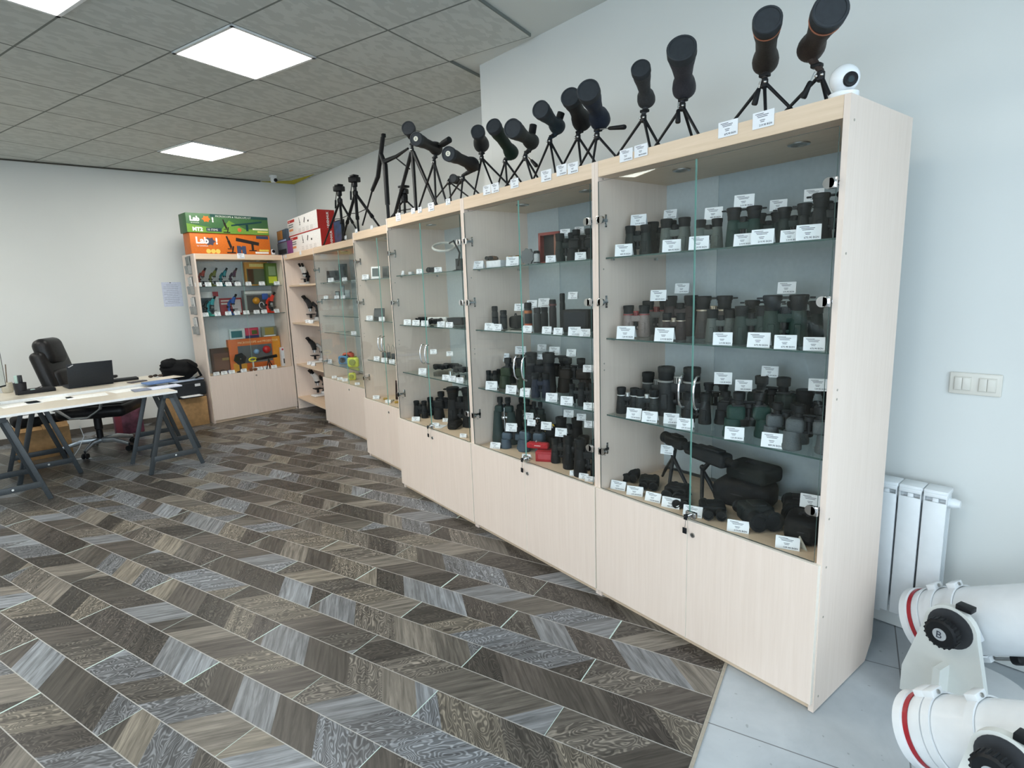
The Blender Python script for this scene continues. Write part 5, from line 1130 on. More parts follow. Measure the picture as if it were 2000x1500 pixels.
b = MB(); b.box((w*.08, -.0012, h*.22), (w*.05, .0018, h*.40), BLU); b.box((w*.145, -.0012, h*.22), (w*.05, .0018, h*.40), BLU); b.box((w*.11, -.0012, h*.30), (w*.03, .0018, h*.15), BLU); b.build('printed_binoculars', None, e)
b = MB(); b.box((w*.40, -.0012, h*.88), (w*.16, .0018, h*.15), M('2c3c5c', .5)); b.build('blue_corner_label', None, e)
b = MB(); b.box((w*.38, -.0012, h*.10), (w*.18, .0018, h*.09), WHT); b.box((w*.41, -.0014, h*.22), (w*.13, .0018, h*.09), M('e8cf58', .5)); b.build('yellow_white_labels', None, e)
zo = CAB_H + h + .002
e, w, h = picture_box(364, 523, 416, 457, .02, zo, .24, '3f6a40', '', None, None, [], 'green_kit_box', zfix=kpl(444, 420, .02).z-zo); tag(e, 'long green kit carton, upper of two on the toy cabinet', 'box', 'long kit cartons on the toy cabinet')
b = MB(); b.poly([(-w*.5, 0), (-w*.5, h*.45), (-w*.1, h*.2), (0, h*.7), (w*.2, h*.25), (w*.5, h*.4), (w*.5, 0)], .0012, M('6f9a3a', .5)); b.build('light_green_swoosh', None, e)
lettering('Lab', h*.34, e, (-w*.46, -.0022, h*.60), (1, 0, 0), (0, 0, 1), WHT, 'logo_lettering', bold=.004); splat(e, -w*.27, h*.72, h*.17, M('d8752a', .5)); lettering('!', h*.34, e, (-w*.205, -.0022, h*.58), (1, 0, 0), (0, 0, 1), WHT, 'logo_lettering', bold=.004)
lettering('by Levenhuk', h*.08, e, (-w*.45, -.0022, h*.48), (1, 0, 0), (0, 0, 1), WHT, 'small_lettering')
lettering('MT2', h*.27, e, (-w*.44, -.0022, h*.08), (1, 0, 0), (0, 0, 1), WHT, 'number_lettering', bold=.003)
b = MB(); b.box((-w*.19, -.0016, h*.17), (w*.18, .0012, h*.19), M('1f3a4a', .5)); b.build('items_label', None, e); lettering('35 ITEMS', h*.14, e, (-w*.27, -.0026, h*.12), (1, 0, 0), (0, 0, 1), WHT, 'items_lettering')
b = MB(); b.box((w*.14, -.0005, h*.92), (w*.72, .0012, h*.15), M('1c4a44', .5)); b.build('title_band', None, e); lettering('MICROSCOPE & TELESCOPE KIT', h*.135, e, (-w*.16, -.0022, h*.85), (1, 0, 0), (0, 0, 1), M('dfe6d4', .5), 'title_lettering')
glyph_microscope(e, -w*.04, h*.04, h*.72, DKK); b = MB(); b.box((w*.22, -.0016, h*.58), (w*.40, .0012, h*.08), M('173f42', .5), Matrix.Rotation(-.16, 3, 'Y')); b.box((w*.22, -.0016, h*.35), (w*.03, .0012, h*.35), M('173f42', .5)); b.build('printed_telescope', None, e)
b = MB(); b.lathe([(h*.11, .001), (h*.11, .0025)], (w*.12, 0, h*.22), (0, -1, 0), M('d86a3a', .5), 16); b.build('printed_badge', None, e); b = MB(); b.box((w*.39, -.0016, h*.30), (w*.20, .0012, h*.09), M('efeccc', .5)); b.box((w*.42, -.0016, h*.16), (w*.14, .0012, h*.08), M('e6d46a', .5)); b.build('yellow_white_labels', None, e)
# tiny camera, price card on the header, brochure holders, sheet on the wall
p = kpl(532, 484, .05); e = empty('mini_camera', (p.x, p.y, CAB_H+.0006), KF); b = MB(); b.box((0, 0, .035), (.05, .045, .07), WHITEP, bev=.015, seg=3); b.build('body', None, e); b = MB(); b.lathe([(.020, 0), (.020, .004), (0, .005)], (0, -.021, .045), (0, -1, 0), BLACK, 16); b.build('lens', None, e); tag(e, 'tiny white camera with black lens at the toy cabinet\'s top right corner', 'security camera')
p = kpl(470, 497, -.0015); price_card(Vector((p.x, p.y, CAB_H-.05)), KF, 7, 9, 470, 1.3, flat=True)
GY_ = M('8f9290', .4); 
for i, (ut, vt, vb) in enumerate(((362, 500, 535), (366, 537, 569), (371, 571, 603), (376, 605, 634))):
    zc = 1.975 - i*.235; pos = KL + kn*.17 - kd*.002
    e = empty('brochure_holder', (pos.x, pos.y, zc-.20), math.atan2(kn.y, kn.x))     # local +y points away from the cabinet side
    b = MB(); b.box((0, .002, .10), (.115, .003, .21), GY_); b.box((0, .035, .045), (.115, .003, .09), GY_, Matrix.Rotation(-.15, 3, 'X')); b.box((0, .02, .003), (.115, .038, .003), GY_)
    for s in (-1, 1): b.box((s*.057, .018, .05), (.002, .035, .09), GY_)
    b.build('rack', None, e)
    b = MB(); b.box((0, .014, .10), (.10, .012, .19), M('c9c9c6' if i else '7f8481', .6), Matrix.Rotation(-.05, 3, 'X')); b.build('brochure_stack', None, e)
    b = MB(); b.box((0, .0215, .165), (.07, .001, .012), INK); b.box((0, .0215, .11), (.08, .001, .004), INK); b.box((0, .0215, .09), (.06, .001, .004), INK); b.build('printed_lines', None, e)
    tag(e, ['grey brochure holder highest on the toy cabinet side, with dark leaflets', 'grey brochure holder second from the top on the toy cabinet side', 'grey brochure holder third from the top on the toy cabinet side', 'grey brochure holder lowest on the toy cabinet side'][i], 'brochure holder', 'brochure holders on the toy cabinet side')
WB = (PC-PD).normalized(); WBn = Vector((-WB.y, WB.x, 0)); WBn = WBn if WBn.y < 0 else -WBn
def wallb(u, v): return onpl(u, v, PC + Vector((.15, .01, 0)), WBn)
p = wallb(337, 575); e = empty('notice_sheet', (p.x, p.y, p.z-.15) + WBn*0 if False else (p.x+WBn.x*.002, p.y+WBn.y*.002, p.z-.15), math.atan2(WB.y, WB.x)); b = MB(); b.box((0, 0, .15), (.21, .001, .297), M('cdd3e2', .7)); b.build('sheet', None, e)
b = MB()
for i in range(11): b.box((-.01 if i % 3 else .0, -.0012, .265-.022*i), (.16 if i % 3 else .12, .0006, .004), M('8b93a3', .8))
b.build('printed_lines', None, e); b = MB(); b.ball((-.01, -.003, .292), .006, BLACK, 8); b.build('pin', None, e); tag(e, 'pale lilac printed sheet pinned to the back wall', 'notice')
# dome camera under the ceiling by the corner
p = onz(533, 343, ZC-.02); e = empty('ceiling_camera', (p.x, min(p.y, 7.22), ZC-.0195)); b = MB(); b.lathe([(.045, 0), (.045, -.02), (.03, -.03)], (0, 0, 0), (0, 0, 1), WHITEP, 16); b.box((0, -.01, -.055), (.06, .07, .06), WHITEP, bev=.012); b.build('housing', None, e); b = MB(); b.lathe([(.022, 0), (.022, .012), (0, .014)], (.012, -.045, -.06), (.3, -1, -.3), BLACK, 14); b.build('lens', None, e); tag(e, 'small white camera with black lens on the ceiling in the room corner', 'security camera')

# boxes on top of the corner unit
def xbox(name, u0, u1, vt, z, x, thick, col, lab, zfix=None, group=None):
    a = onx(u0, vt+15, x); c = onx(u1, vt+15, x); w = a.y-c.y; m_ = (a+c)/2; h = zfix or onx((u0+u1)/2, vt, x).z-z
    e = empty(name, (x, m_.y, z+.0006), -PI/2); b = MB(); b.box((0, thick/2, h/2), (w, thick, h), M(col, .5), bev=.002); b.build('carton', None, e); tag(e, lab, 'box', group); return e, w, h
RED = M('b5221c', .5); x6 = .43
for i, (lab, z) in enumerate((('red and white microscope carton, lower of two above the corner unit', CAB_H), ('red and white microscope carton, upper of two above the corner unit', CAB_H+.212))):
    e, w, h = xbox('microscope_carton', 566 + (-3 if i else 0), 626 + (-4 if i else 0), 440, z, x6, .20, 'ece9e6', lab, .21, 'red and white microscope cartons')
    b = MB(); b.box((w/2+.0008, .10, h/2), (.0016, .199, h*.995), RED); b.build('red_side', None, e)
    b = MB(); b.box((-w/2-.0008, .10, h/2), (.0016, .199, h*.995), RED); b.box((0, -.0008, .006), (w, .0016, .012), RED); b.build('red_edge', None, e)
    lettering('LEVENHUK', h*.17, e, (w/2+.0018, .13, h*.06), (0, 0, 1), (0, -1, 0), WHT, 'side_lettering', bold=.001)
    b = MB(); b.box((-w*.36, -.0008, h*.86), (w*.24, .0016, h*.15), RED); b.build('red_label', None, e)
    lettering('levenhuk', h*.08, e, (-w*.45, -.002, h*.83), (1, 0, 0), (0, 0, 1), WHT, 'label_lettering')
    b = MB()
    for k in range(2): b.box((-w*.38, -.0008, h*(.66-.12*k)), (w*.16, .0016, h*.06), M('6a6f76', .6))
    b.build('printed_title', None, e); b = MB(); b.box((-w*.38, -.0008, h*.36), (w*.14, .0016, h*.12), M('d88a5a', .6)); b.build('orange_print', None, e)
    glyph_microscope(e, -w*.06, h*.50, h*.42, DKK); b = MB(); b.box((w*.10, -.0012, h*.70), (w*.02, .0016, h*.30), DKK, Matrix.Rotation(.5, 3, 'Y')); b.box((w*.22, -.0012, h*.58), (w*.035, .0016, h*.10), DKK); b.build('printed_accessories', None, e)
    b = MB()
    for k in range(4):
        for j in range(4): b.box((-w*.08+k*w*.13, -.0008, h*(.30-.06*j)), (w*.08, .0012, h*.018), M('b9b6b2', .6))
    b.build('small_print', None, e)
e, w, h = xbox('blister_pack', 541, 566, 456, CAB_H, .40, .05, '7a3a72', 'purple-edged carton of small microscopes above the corner unit', .17)
b = MB(); b.box((-w*.1, -.0008, h*.5), (w*.75, .0016, h*.9), M('6d7480', .5)); b.box((-w*.1, -.0014, h*.3), (w*.6, .0016, h*.35), M('2b2c30', .5)); b.build('printed_picture', None, e)
e, w, h = xbox('blister_pack', 539, 558, 425, CAB_H+.172, .40, .05, '3c4a58', 'orange and yellow carton standing on the purple-edged one', .15)
b = MB(); b.box((-w*.2, -.0008, h*.6), (w*.55, .0016, h*.7), M('c9832a', .5)); b.box((0, -.0014, h*.1), (w*.8, .0016, h*.14), M('9fb0d8', .5)); b.build('printed_picture', None, e)
e, w, h = xbox('tablet_box', 650, 667, 412, CAB_H, .50, .03, '1b1f26', 'upright dark blue starry box behind the tripod legs', .26)
b = MB(); b.box((0, -.0008, h*.5), (w*.85, .0016, h*.9), M('27406e', .3, 0, .5, 14)); b.build('starry_picture', None, e)
for u, v, s in ((592, 489, 1.0), (557, 493, .9), (563, 495, .9)):
    p = onx(u, v, .3905); price_card(Vector((.3558, p.y, CAB_H-.045)), -PI/2, 6, 9, u, s, flat=True)

# ================================================================== DESKS
TZ = .70; T1R = onz(346, 763, TZ); T1L = onz(0, 812, TZ); td = (T1R-T1L).normalized(); tn = Vector((-td.y, td.x, 0)); trz = math.atan2(td.y, td.x)
DESKM = wood_laminate('desk_laminate', 'e3ddd0', 'cdc4b2', 0, .3)
def T(a, b_, z=0): return T1R + td*a + tn*b_ + Vector((0, 0, z-TZ))
e = MB(); e.box((0, 0, -.009), (1.9, .60, .018), DESKM); e.box((0, -.3005, -.009), (1.9, .001, .018), WHITEP); e.box((.9505, 0, -.009), (.001, .60, .018), WHITEP); o = e.build('desk', None, None, loc=T(-.95, .30, TZ), rotz=trz); tag(o, 'front light wood desk top on dark trestles, papers along it', 'desk', 'light desk tops on trestles')
e = MB(); e.box((0, 0, -.02), (1.9, .60, .04), DESKM); e.box((0, -.3005, -.02), (1.9, .001, .04), WHITEP); e.box((.9505, 0, -.02), (.001, .60, .04), WHITEP); o = e.build('desk', None, None, loc=T(-.83, .925, TZ+.022), rotz=trz); tag(o, 'rear thicker desk top carrying the laptop, nearer the back wall', 'desk', 'light desk tops on trestles')
def trestle(c, h, lab, sp=.21, ln=.50):
    """A-frame: two leg pairs, top bar along the desk depth, low stretchers"""
    r = empty('trestle', c, trz); tag(r, lab, 'trestle', 'dark grey desk trestles')
    b = MB(); b.box((0, 0, h-.020), (.075, ln+.06, .038), TRESTLE, bev=.003); b.build('top_bar', None, r)
    for s in (-1, 1):
        for t_ in (-1, 1):
            a = Vector((s*.028, t_*ln/2, h-.03)); f = Vector((s*sp, t_*(ln/2+.02), .0)); d = f-a; L = d.length; m_ = (a+f)/2; x, y, z = frame_of(d)
            R = Vector((0, 0, 1)).rotation_difference(d).to_matrix()
            b = MB(); b.box(m_, (.034, .022, L), TRESTLE, R, bev=.002); b.build('leg', None, r)
    for t_ in (-1, 1):
        b = MB(); b.box((0, t_*(ln/2+.016), .13), (sp*1.75, .020, .045), TRESTLE, bev=.002); st = b.build('stretcher', None, r)
        b = MB(); b.lathe([(.008, 0), (.006, .004), (0, .005)], (0, t_*(ln/2+.026), .13), (0, t_, 0), WHITEP, 10); b.build('cap', None, st)
    return r
f1 = onz(299, 923, 0); f2 = onz(398, 903, 0); m_ = (f1+f2)/2
def floorT(a, b_): p = T(a, b_); return Vector((p.x, p.y, 0))
trestle(floorT(-.07, .30), .682, 'dark grey trestle under the front desk\'s right end')
trestle(floorT(-1.17, .30), .682, 'dark grey trestle under the front desk\'s left end, by the frame edge')
trestle(floorT(.12, .925), .682, 'dark grey trestle under the rear desk\'s right end, by the printer')
trestle(floorT(-.86, .925), .682, 'dark grey trestle under the rear desk\'s left end, before the cartons')
TT = TZ+.0228  # rear top surface
# laptop
def onT(u, v, z): p = onz(u, v, z); return p
lp = onz(186, 757, TT); e = empty('laptop', (lp.x-.02, lp.y+.12, TT+.0006), trz+.02); tag(e, 'black laptop seen from behind, open on the rear desk', 'laptop')
LB = M('22262b', .5, 0, .1, 120, .1)
b = MB(); b.box((0, .13, .009), (.345, .235, .017), LB, bev=.003); b.build('base', None, e); R = Matrix.Rotation(math.radians(12), 3, 'X')
b = MB(); b.box(Vector((0, 0, .014)) + R @ Vector((0, 0, .110)), (.345, .008, .215), LB, R, bev=.002); ld = b.build('screen_lid', None, e)
b = MB(); b.box(Vector((0, 0, .014)) + R @ Vector((0, .0045, .110)), (.315, .001, .18), M('0c0d10', .2), R); b.build('screen', None, ld)
lettering('ThinkPad', .011, ld, Vector((-.16, 0, .014)) + R @ Vector((0, -.0045, .185)), R @ Vector((.9, 0, .5)), R @ Vector((-.5, 0, .9)), M('c9c9cc', .4), 'lid_lettering', bold=.0006)
# docking / keyboard behind, phone, papers, brochures
def thin(name, u, v, z, sz, rot, col, lab, cat, grp=None, dx=0, rough=.6):
    p = onz(u, v, z); o = MB().box((0, 0, sz[2]/2), sz, M(col, rough), bev=min(.002, sz[2]*.3)).build(name, None, None, loc=(p.x+dx, p.y, z+.0006), rotz=trz+rot); return tag(o, lab, cat, grp)
thin('keyboard', 236, 744, TT, (.28, .13, .022), -.1, '16181b', 'black keyboard lying right of the laptop', 'keyboard')
thin('smartphone', 268, 746, TT, (.15, .075, .009), .3, '4a4448', 'dark smartphone lying flat right of the keyboard', 'phone', rough=.25)
thin('brochure', 312, 747, TT, (.25, .18, .012), .1, '5b78a8', 'blue and white brochures fanned on the rear desk', 'brochure')
thin('brochure', 295, 760, TZ, (.28, .14, .010), -.05, '7f8698', 'dark-edged folder lying at the front desk\'s right part', 'folder')
thin('brochure', 322, 757, TZ, (.24, .15, .012), .03, 'd6dced', 'white and blue brochure stack at the front desk\'s right end', 'brochure')
for i, (u, v, z, w, r_, lab) in enumerate(((95, 781, TZ, .30, .05, 'white paper sheet on the front desk left of the middle'), (170, 774, TZ, .28, -.08, 'white paper sheet under the laptop on the front desk'), (250, 762, TZ, .26, .12, 'white paper sheet on the front desk right of the laptop'), (40, 790, TZ, .25, .1, 'white paper sheet near the frame edge on the front desk'), (325, 738, TT, .25, .2, 'beige paper sheet at the rear desk\'s right end'))):
    thin('paper_sheet', u, v, z, (w, .20, .0015), r_, 'f0f2f0' if i < 4 else 'd8cfc2', lab, 'paper')
for i, (u, v) in enumerate(((297, 740), (306, 738), (316, 738))):
    p = onz(u, v, TT); o = MB().ball((0, 0, .014), .022, M(('3a2c22', '2a211c', '4a3c30')[i], .4), 12, (1, .7, .6), wob=.08, seed=i).build('desk_trinket', None, None, loc=(p.x, p.y+.1, TT)); tag(o, 'small dark brown trinket, %s of three at the rear desk\'s right end' % ('leftmost', 'middle', 'rightmost')[i], 'trinket')
b = MB(); pts = [onz(u, v, TZ)+Vector((0, 0, .003)) for u, v in ((70, 783), (76, 790), (68, 796))]; 
pts = [onz(u, v, TT)+Vector((0, 0, .003)) for u, v in ((88, 752), (75, 757), (62, 762), (58, 768))]; b.tube(pts, .003, BLACK, 6); o = b.build('cable'); tag(o, 'thin black cable running over the rear desk beside the chair', 'cable')
# pen cup, mug, bowl, small pot
p = onz(42, 770, TT); e = empty('pen_cup', (p.x, p.y, TT+.0006)); b = MB(); b.lathe([(.040, 0), (.046, .10), (.042, .10), (.036, .006), (0, .006)], (0, 0, 0), (0, 0, 1), M('26262b', .5, .3), 18); b.build('cup', None, e); tag(e, 'dark mesh pen cup with pale gadgets in it on the desk', 'pen cup')
for i, (dx, c) in enumerate(((-.02, 'a9c4bb'), (.012, '2b2c30'), (.0, '55585c'))): b = MB(); b.box((dx, .01*i, .11), (.022, .012, .09), M(c, .4), .3*i, bev=.004); o = b.build('marker_pen', None, None, loc=(p.x, p.y, TT+.01)); tag(o, 'pen-like item standing in the dark cup, %s' % ('pale green', 'black', 'grey')[i], 'pen')
p = onz(22, 766, TT); e = empty('glass_jar', (p.x-.02, p.y, TT+.0006)); b = MB(); b.lathe([(.035, 0), (.042, .02), (.042, .08), (.036, .09)], (0, 0, 0), (0, 0, 1), M('b9b4a4', .2), 16); b.build('jar', None, e); b = MB(); b.cyl((0, 0, .05), (.015, 0, .25), .004, None, M('6a5a48', .6), 8); b.build('stick', None, e); tag(e, 'pale jar holding one tall brown stick near the frame edge', 'jar')
p = onz(62, 768, TT); o = MB().box((0, 0, .018), (.035, .03, .035), M('9fb8b4', .3), bev=.006).build('eraser_block', None, None, loc=(p.x+.01, p.y, TT+.0006)); tag(o, 'small pale green block beside the pen cup', 'block')
thin('document_tray', 70, 766, TT, (.26, .16, .03), 0, '17181c', 'flat black tray on the desk between pen cup and laptop', 'tray')
# monitors at the frame edge
pm = onz(4, 795, TZ); e = empty('monitor', (pm.x-.10, pm.y+.14, TZ+.0006), trz+.95); b = MB(); b.box((0, 0, .27), (.50, .03, .30), LB, bev=.006); b.build('display_housing', None, e); b = MB(); b.box((0, -.016, .27), (.47, .001, .27), M('cfd8d8', .15)); b.build('display_screen', None, e); b = MB(); b.box((0, .03, .10), (.05, .02, .2), LB); b.box((0, .02, .006), (.2, .16, .012), LB, bev=.003); b.build('stand', None, e); tag(e, 'black monitor cut off by the left frame edge', 'monitor')
# ================================================================== OFFICE CHAIR
LEA = M('1d1d1e', .38, 0, .15, 60, .25); SIL = M('c3c8ca', .25, .7, .05)
co = onz(198, 866, .08); e = empty('office_chair', (co.x, co.y+.03, 0), math.radians(-24)); tag(e, 'black leather office chair with silver arms, behind the desks facing right', 'office chair')
b = MB(); b.box((.05, 0, .435), (.60, .54, .12), LEA, bev=.055, seg=4); b.box((.08, 0, .475), (.48, .44, .07), LEA, bev=.034, seg=4); b.build('seat', None, e)
b = MB()
Rb = Matrix.Rotation(math.radians(-14), 3, 'Y')
b.box(Vector((-.20, 0, .48)) + Rb @ Vector((0, 0, .27)), (.12, .50, .62), LEA, Rb, bev=.055, seg=4); b.box(Vector((-.16, 0, .48)) + Rb @ Vector((0, 0, .22)), (.10, .34, .34), LEA, Rb, bev=.045, seg=4); b.build('backrest', None, e)
b = MB(); b.box(Vector((-.17, 0, .48)) + Rb @ Vector((.0, 0, .57)), (.15, .34, .26), LEA, Rb, bev=.072, seg=5); b.build('headrest', None, e, 60)
for s in (-1, 1):
    b = MB(); b.tube([(-.18, s*.27, .70), (-.05, s*.29, .70), (.14, s*.30, .665), (.20, s*.30, .60), (.17, s*.30, .48), (.05, s*.28, .40), (-.10, s*.27, .40), (-.22, s*.27, .50), (-.24, s*.265, .62)], .020, SIL, 10, .55, 1.3); ar = b.build('armrest', None, e)
    b = MB(); b.box((-.02, s*.29, .715), (.27, .055, .03), LEA, bev=.013, seg=3); b.build('arm_pad', None, ar)
b = MB(); b.box((0, 0, .365), (.22, .20, .03), BLACK, bev=.006); b.cyl((0, .1, .36), (.02, .27, .33), .006, None, BLACK, 8); b.ball((.02, .27, .33), .014, BLACK, 8, (1, 2, 1)); b.build('tilt_mechanism', None, e)
b = MB(); b.lathe([(.03, .10), (.028, .22), (.036, .23), (.034, .35)], (0, 0, 0), (0, 0, 1), BLACK, 18); b.build('gas_lift', None, e)
for i in range(5):
    a = i*2*PI/5 + .9; d = Vector((math.cos(a), math.sin(a), 0)); b = MB(); b.tube([d*.02+Vector((0, 0, .11)), d*.16+Vector((0, 0, .115)), d*.31+Vector((0, 0, .075))], [.030, .026, .018], SIL, 8, 1.0, .7); ba = b.build('base_arm', None, e)
    b = MB()
    for s in (-1, 1): b.lathe([(.026, -.009), (.028, 0), (.026, .009)], d*.31 + Vector((-d.y*.016*s, d.x*.016*s, .028)), (-d.y, d.x, 0), RUBBER, 14)
    b.cyl(d*.31+Vector((0, 0, .03)), d*.31+Vector((0, 0, .08)), .008, None, BLACK, 8); b.build('caster', None, ba)
# ================================================================== BY THE BACK WALL
CB = M('b08a5c', .8, 0, .1, 30)
p = onz(380, 833, 0); e = empty('cardboard_box', (-.935, 6.88, .0006), trz); b = MB(); b.box((0, 0, .17), (.36, .36, .34), CB, bev=.003); b.build('box_body', None, e); b = MB(); b.box((0, 0, .341), (.05, .362, .002), M('c9a878', .4)); b.build('tape', None, e); tag(e, 'cardboard box under the printer, left of the toy cabinet', 'cardboard box')
e = empty('printer', (-.935, 6.88, .345), trz); PR = M('23272c', .45)
b = MB(); b.box((0, 0, .095), (.38, .34, .16), PR, bev=.014, seg=3); b.box((0, 0, .178), (.36, .32, .02), PR, bev=.006); b.build('housing', None, e); b = MB(); b.box((.0, -.22, .02), (.24, .14, .010), PR); b.box((0, -.23, .027), (.21, .13, .004), PAPER); b.build('paper_tray', None, e); b = MB(); b.box((.10, -.1705, .14), (.06, .002, .03), M('d5d8dc', .5)); b.build('sticker', None, e); tag(e, 'dark printer with paper in its tray, on the cardboard box', 'printer')
o = MB().box((0, 0, .010), (.34, .26, .016), M('b9c8dc', .4), bev=.004).build('plastic_folder', None, None, loc=(-.925, 6.87, .534), rotz=trz+.15); tag(o, 'pale blue plastic sheet pile between printer and backpack', 'folder')
e = empty('backpack', (-.955, 6.88, .553), trz); tag(e, 'crumpled black backpack piled on top of the printer', 'backpack')
b = MB(); b.ball((0, 0, .12), .17, SOFTBLK, 28, (1.15, .85, .72), wob=.07, seed=3); b.build('main_bag', None, e, 80)
b = MB(); b.ball((-.10, -.03, .19), .085, SOFTBLK, 18, (1.2, .9, .8), wob=.09, seed=5); b.build('front_pocket', None, e, 80); b = MB(); b.tube([(.06, -.10, .20), (.15, -.14, .12), (.19, -.12, .03), (.12, -.15, .012)], .014, SOFTBLK, 8, 1.6, .4); b.build('strap', None, e)
q = onz(255, 847, 0); e = empty('gift_bag', (q.x, q.y+.06, .0006), trz-.1); b = MB(); b.box((0, 0, .17), (.27, .12, .34), M('6a3a4c', .6, 0, .4, 12), bev=.004); b.build('bag_body', None, e); b = MB(); b.box((-.10, -.061, .17), (.06, .002, .33), M('7c2f3c', .6)); b.build('red_panel', None, e); tag(e, 'purple-red patterned carton standing behind the chair', 'box')
q = onz(82, 900, 0)
e = empty('cardboard_carton', (-2.27, 6.42, .0006), trz); b = MB(); b.box((0, 0, .15), (.42, .32, .30), CB, bev=.004); b.build('box_body', None, e); b = MB(); b.box((-.10, -.18, .305), (.19, .06, .003), CB, Matrix.Rotation(.5, 3, 'X')); b.box((.1, -.17, .31), (.20, .07, .003), CB, Matrix.Rotation(.7, 3, 'X')); b.build('flap', None, e); tag(e, 'open cardboard carton on the floor under the rear desk\'s left end', 'cardboard box')
e = empty('equipment_bag', (-2.27, 6.42, .318), trz); b = MB(); b.box((0, 0, .05), (.40, .26, .09), SOFTBLK, bev=.03, seg=3); b.build('bag_body', None, e); b = MB(); b.box((.0, -.05, .10), (.26, .16, .006), PAPER, .2); b.build('papers', None, e); tag(e, 'black bag with papers lying in the open carton', 'bag')
e = empty('desktop_computer', (-2.72, 6.05, .0006), trz); b = MB(); b.box((0, 0, .22), (.20, .42, .44), M('d9dcdf', .4), bev=.004); b.build('case', None, e); b = MB(); b.box((0, -.2115, .24), (.19, .004, .40), M('c3c8cc', .4)); b.build('front_panel', None, e); tag(e, 'pale computer tower on the floor at the frame edge under the desk', 'computer')
pl = MB(); pts = [Vector((-1.95, 6.1, .30)), Vector((-1.93, 6.05, .2)), Vector((-1.98, 6.0, .1)), Vector((-2.05, 5.98, .006)), Vector((-1.9, 5.9, .006))]; pl.tube(pts, .004, WHITEP, 6); o = pl.build('power_cable'); tag(o, 'thin white cable hanging in front of the cardboard carton', 'cable')
# wall plug strip / skirting along the back wall
b = MB(); d = (PD-PC).normalized(); b.box((0, 0, .03), (5.0, .012, .06), M('55504a', .7)); o = b.build('baseboard_back', None, None, loc=PC + d*3.9 + Vector((0, -.012, 0)), rotz=math.atan2(d.y, d.x)); struct(o)

# ================================================================== RIGHT WALL: radiator, switches
wd = (PA-PB).normalized(); wn2 = Vector((wd.y, -wd.x, 0)); wn2 = wn2 if wn2.x < 0 else -wn2
wrz = math.atan2(wn2.y, wn2.x)+PI/2           # local -y -> into the room ; local x along the wall
RAD = M('e8ecee', .35, 0, .02, 20, 0)
ps = onpl(1853, 958, PB + wn2*.15, wn2); s0 = (Vector((ps.x, ps.y, 0))-PB).dot(wd)
e = empty('radiator', PB + wd*(s0-.0) + wn2*.05, wrz); tag(e, 'white sectional radiator on the wall behind the nearest cabinet', 'radiator')
lx = 1 if (Matrix.Rotation(wrz, 3, 'Z') @ Vector((1, 0, 0))).dot(wd) > 0 else -1
for i in range(9):
    xc = -lx*(.04+.08*i); b = MB(); b.box((xc, -.088, .38), (.074, .010, .50), RAD, bev=.004); b.box((xc, -.045, .38), (.020, .08, .53), RAD, bev=.003); b.box((xc, -.045, .665), (.078, .085, .020), RAD, bev=.006)
    b.box((xc, -.088, .655), (.074, .008, .016), RAD, bev=.003); b.box((xc, -.012, .38), (.070, .008, .50), RAD); b.cyl((xc-.04, -.045, .16), (xc+.04, -.045, .16), .022, None, RAD, 14); b.cyl((xc-.04, -.045, .625), (xc+.04, -.045, .625), .022, None, RAD, 14)
    for s in (-1, 1): b.box((xc+s*.034, -.05, .645), (.003, .075, .05), RAD)
    b.build('radiator_section', None, e)
b = MB(); b.lathe([(.018, 0), (.020, .01), (.014, .03), (0, .032)], (0, -.045, .625), (lx, 0, 0), RAD, 14); b.build('end_valve', None, e)
sc_ = onpl(1905, 750, PB, wn2); e = empty('light_switch', sc_ + wn2*.0005 - Vector((0, 0, .04)), wrz); tag(e, 'double beige rocker light switch plate on the right wall', 'light switch')
CRM = M('ddd9cf', .35, 0, .02, 20, 0)
b = MB(); b.box((0, -.005, .04), (.155, .010, .082), CRM, bev=.004, seg=3); b.build('plate', None, e)
for s in (-1, 1):
    b = MB(); b.box((s*.0365, -.0112, .04), (.052, .004, .052), M('d3cfc5', .35, 0, .02), bev=.001); fr = b.build('rocker_frame', None, e)
    for t_ in (-1, 1): b = MB(); b.box((s*.0365+t_*.012, -.0145, .04), (.0225, .004, .046), CRM, Matrix.Rotation(t_*.06, 3, 'Z'), bev=.001); b.build('rocker', None, fr)

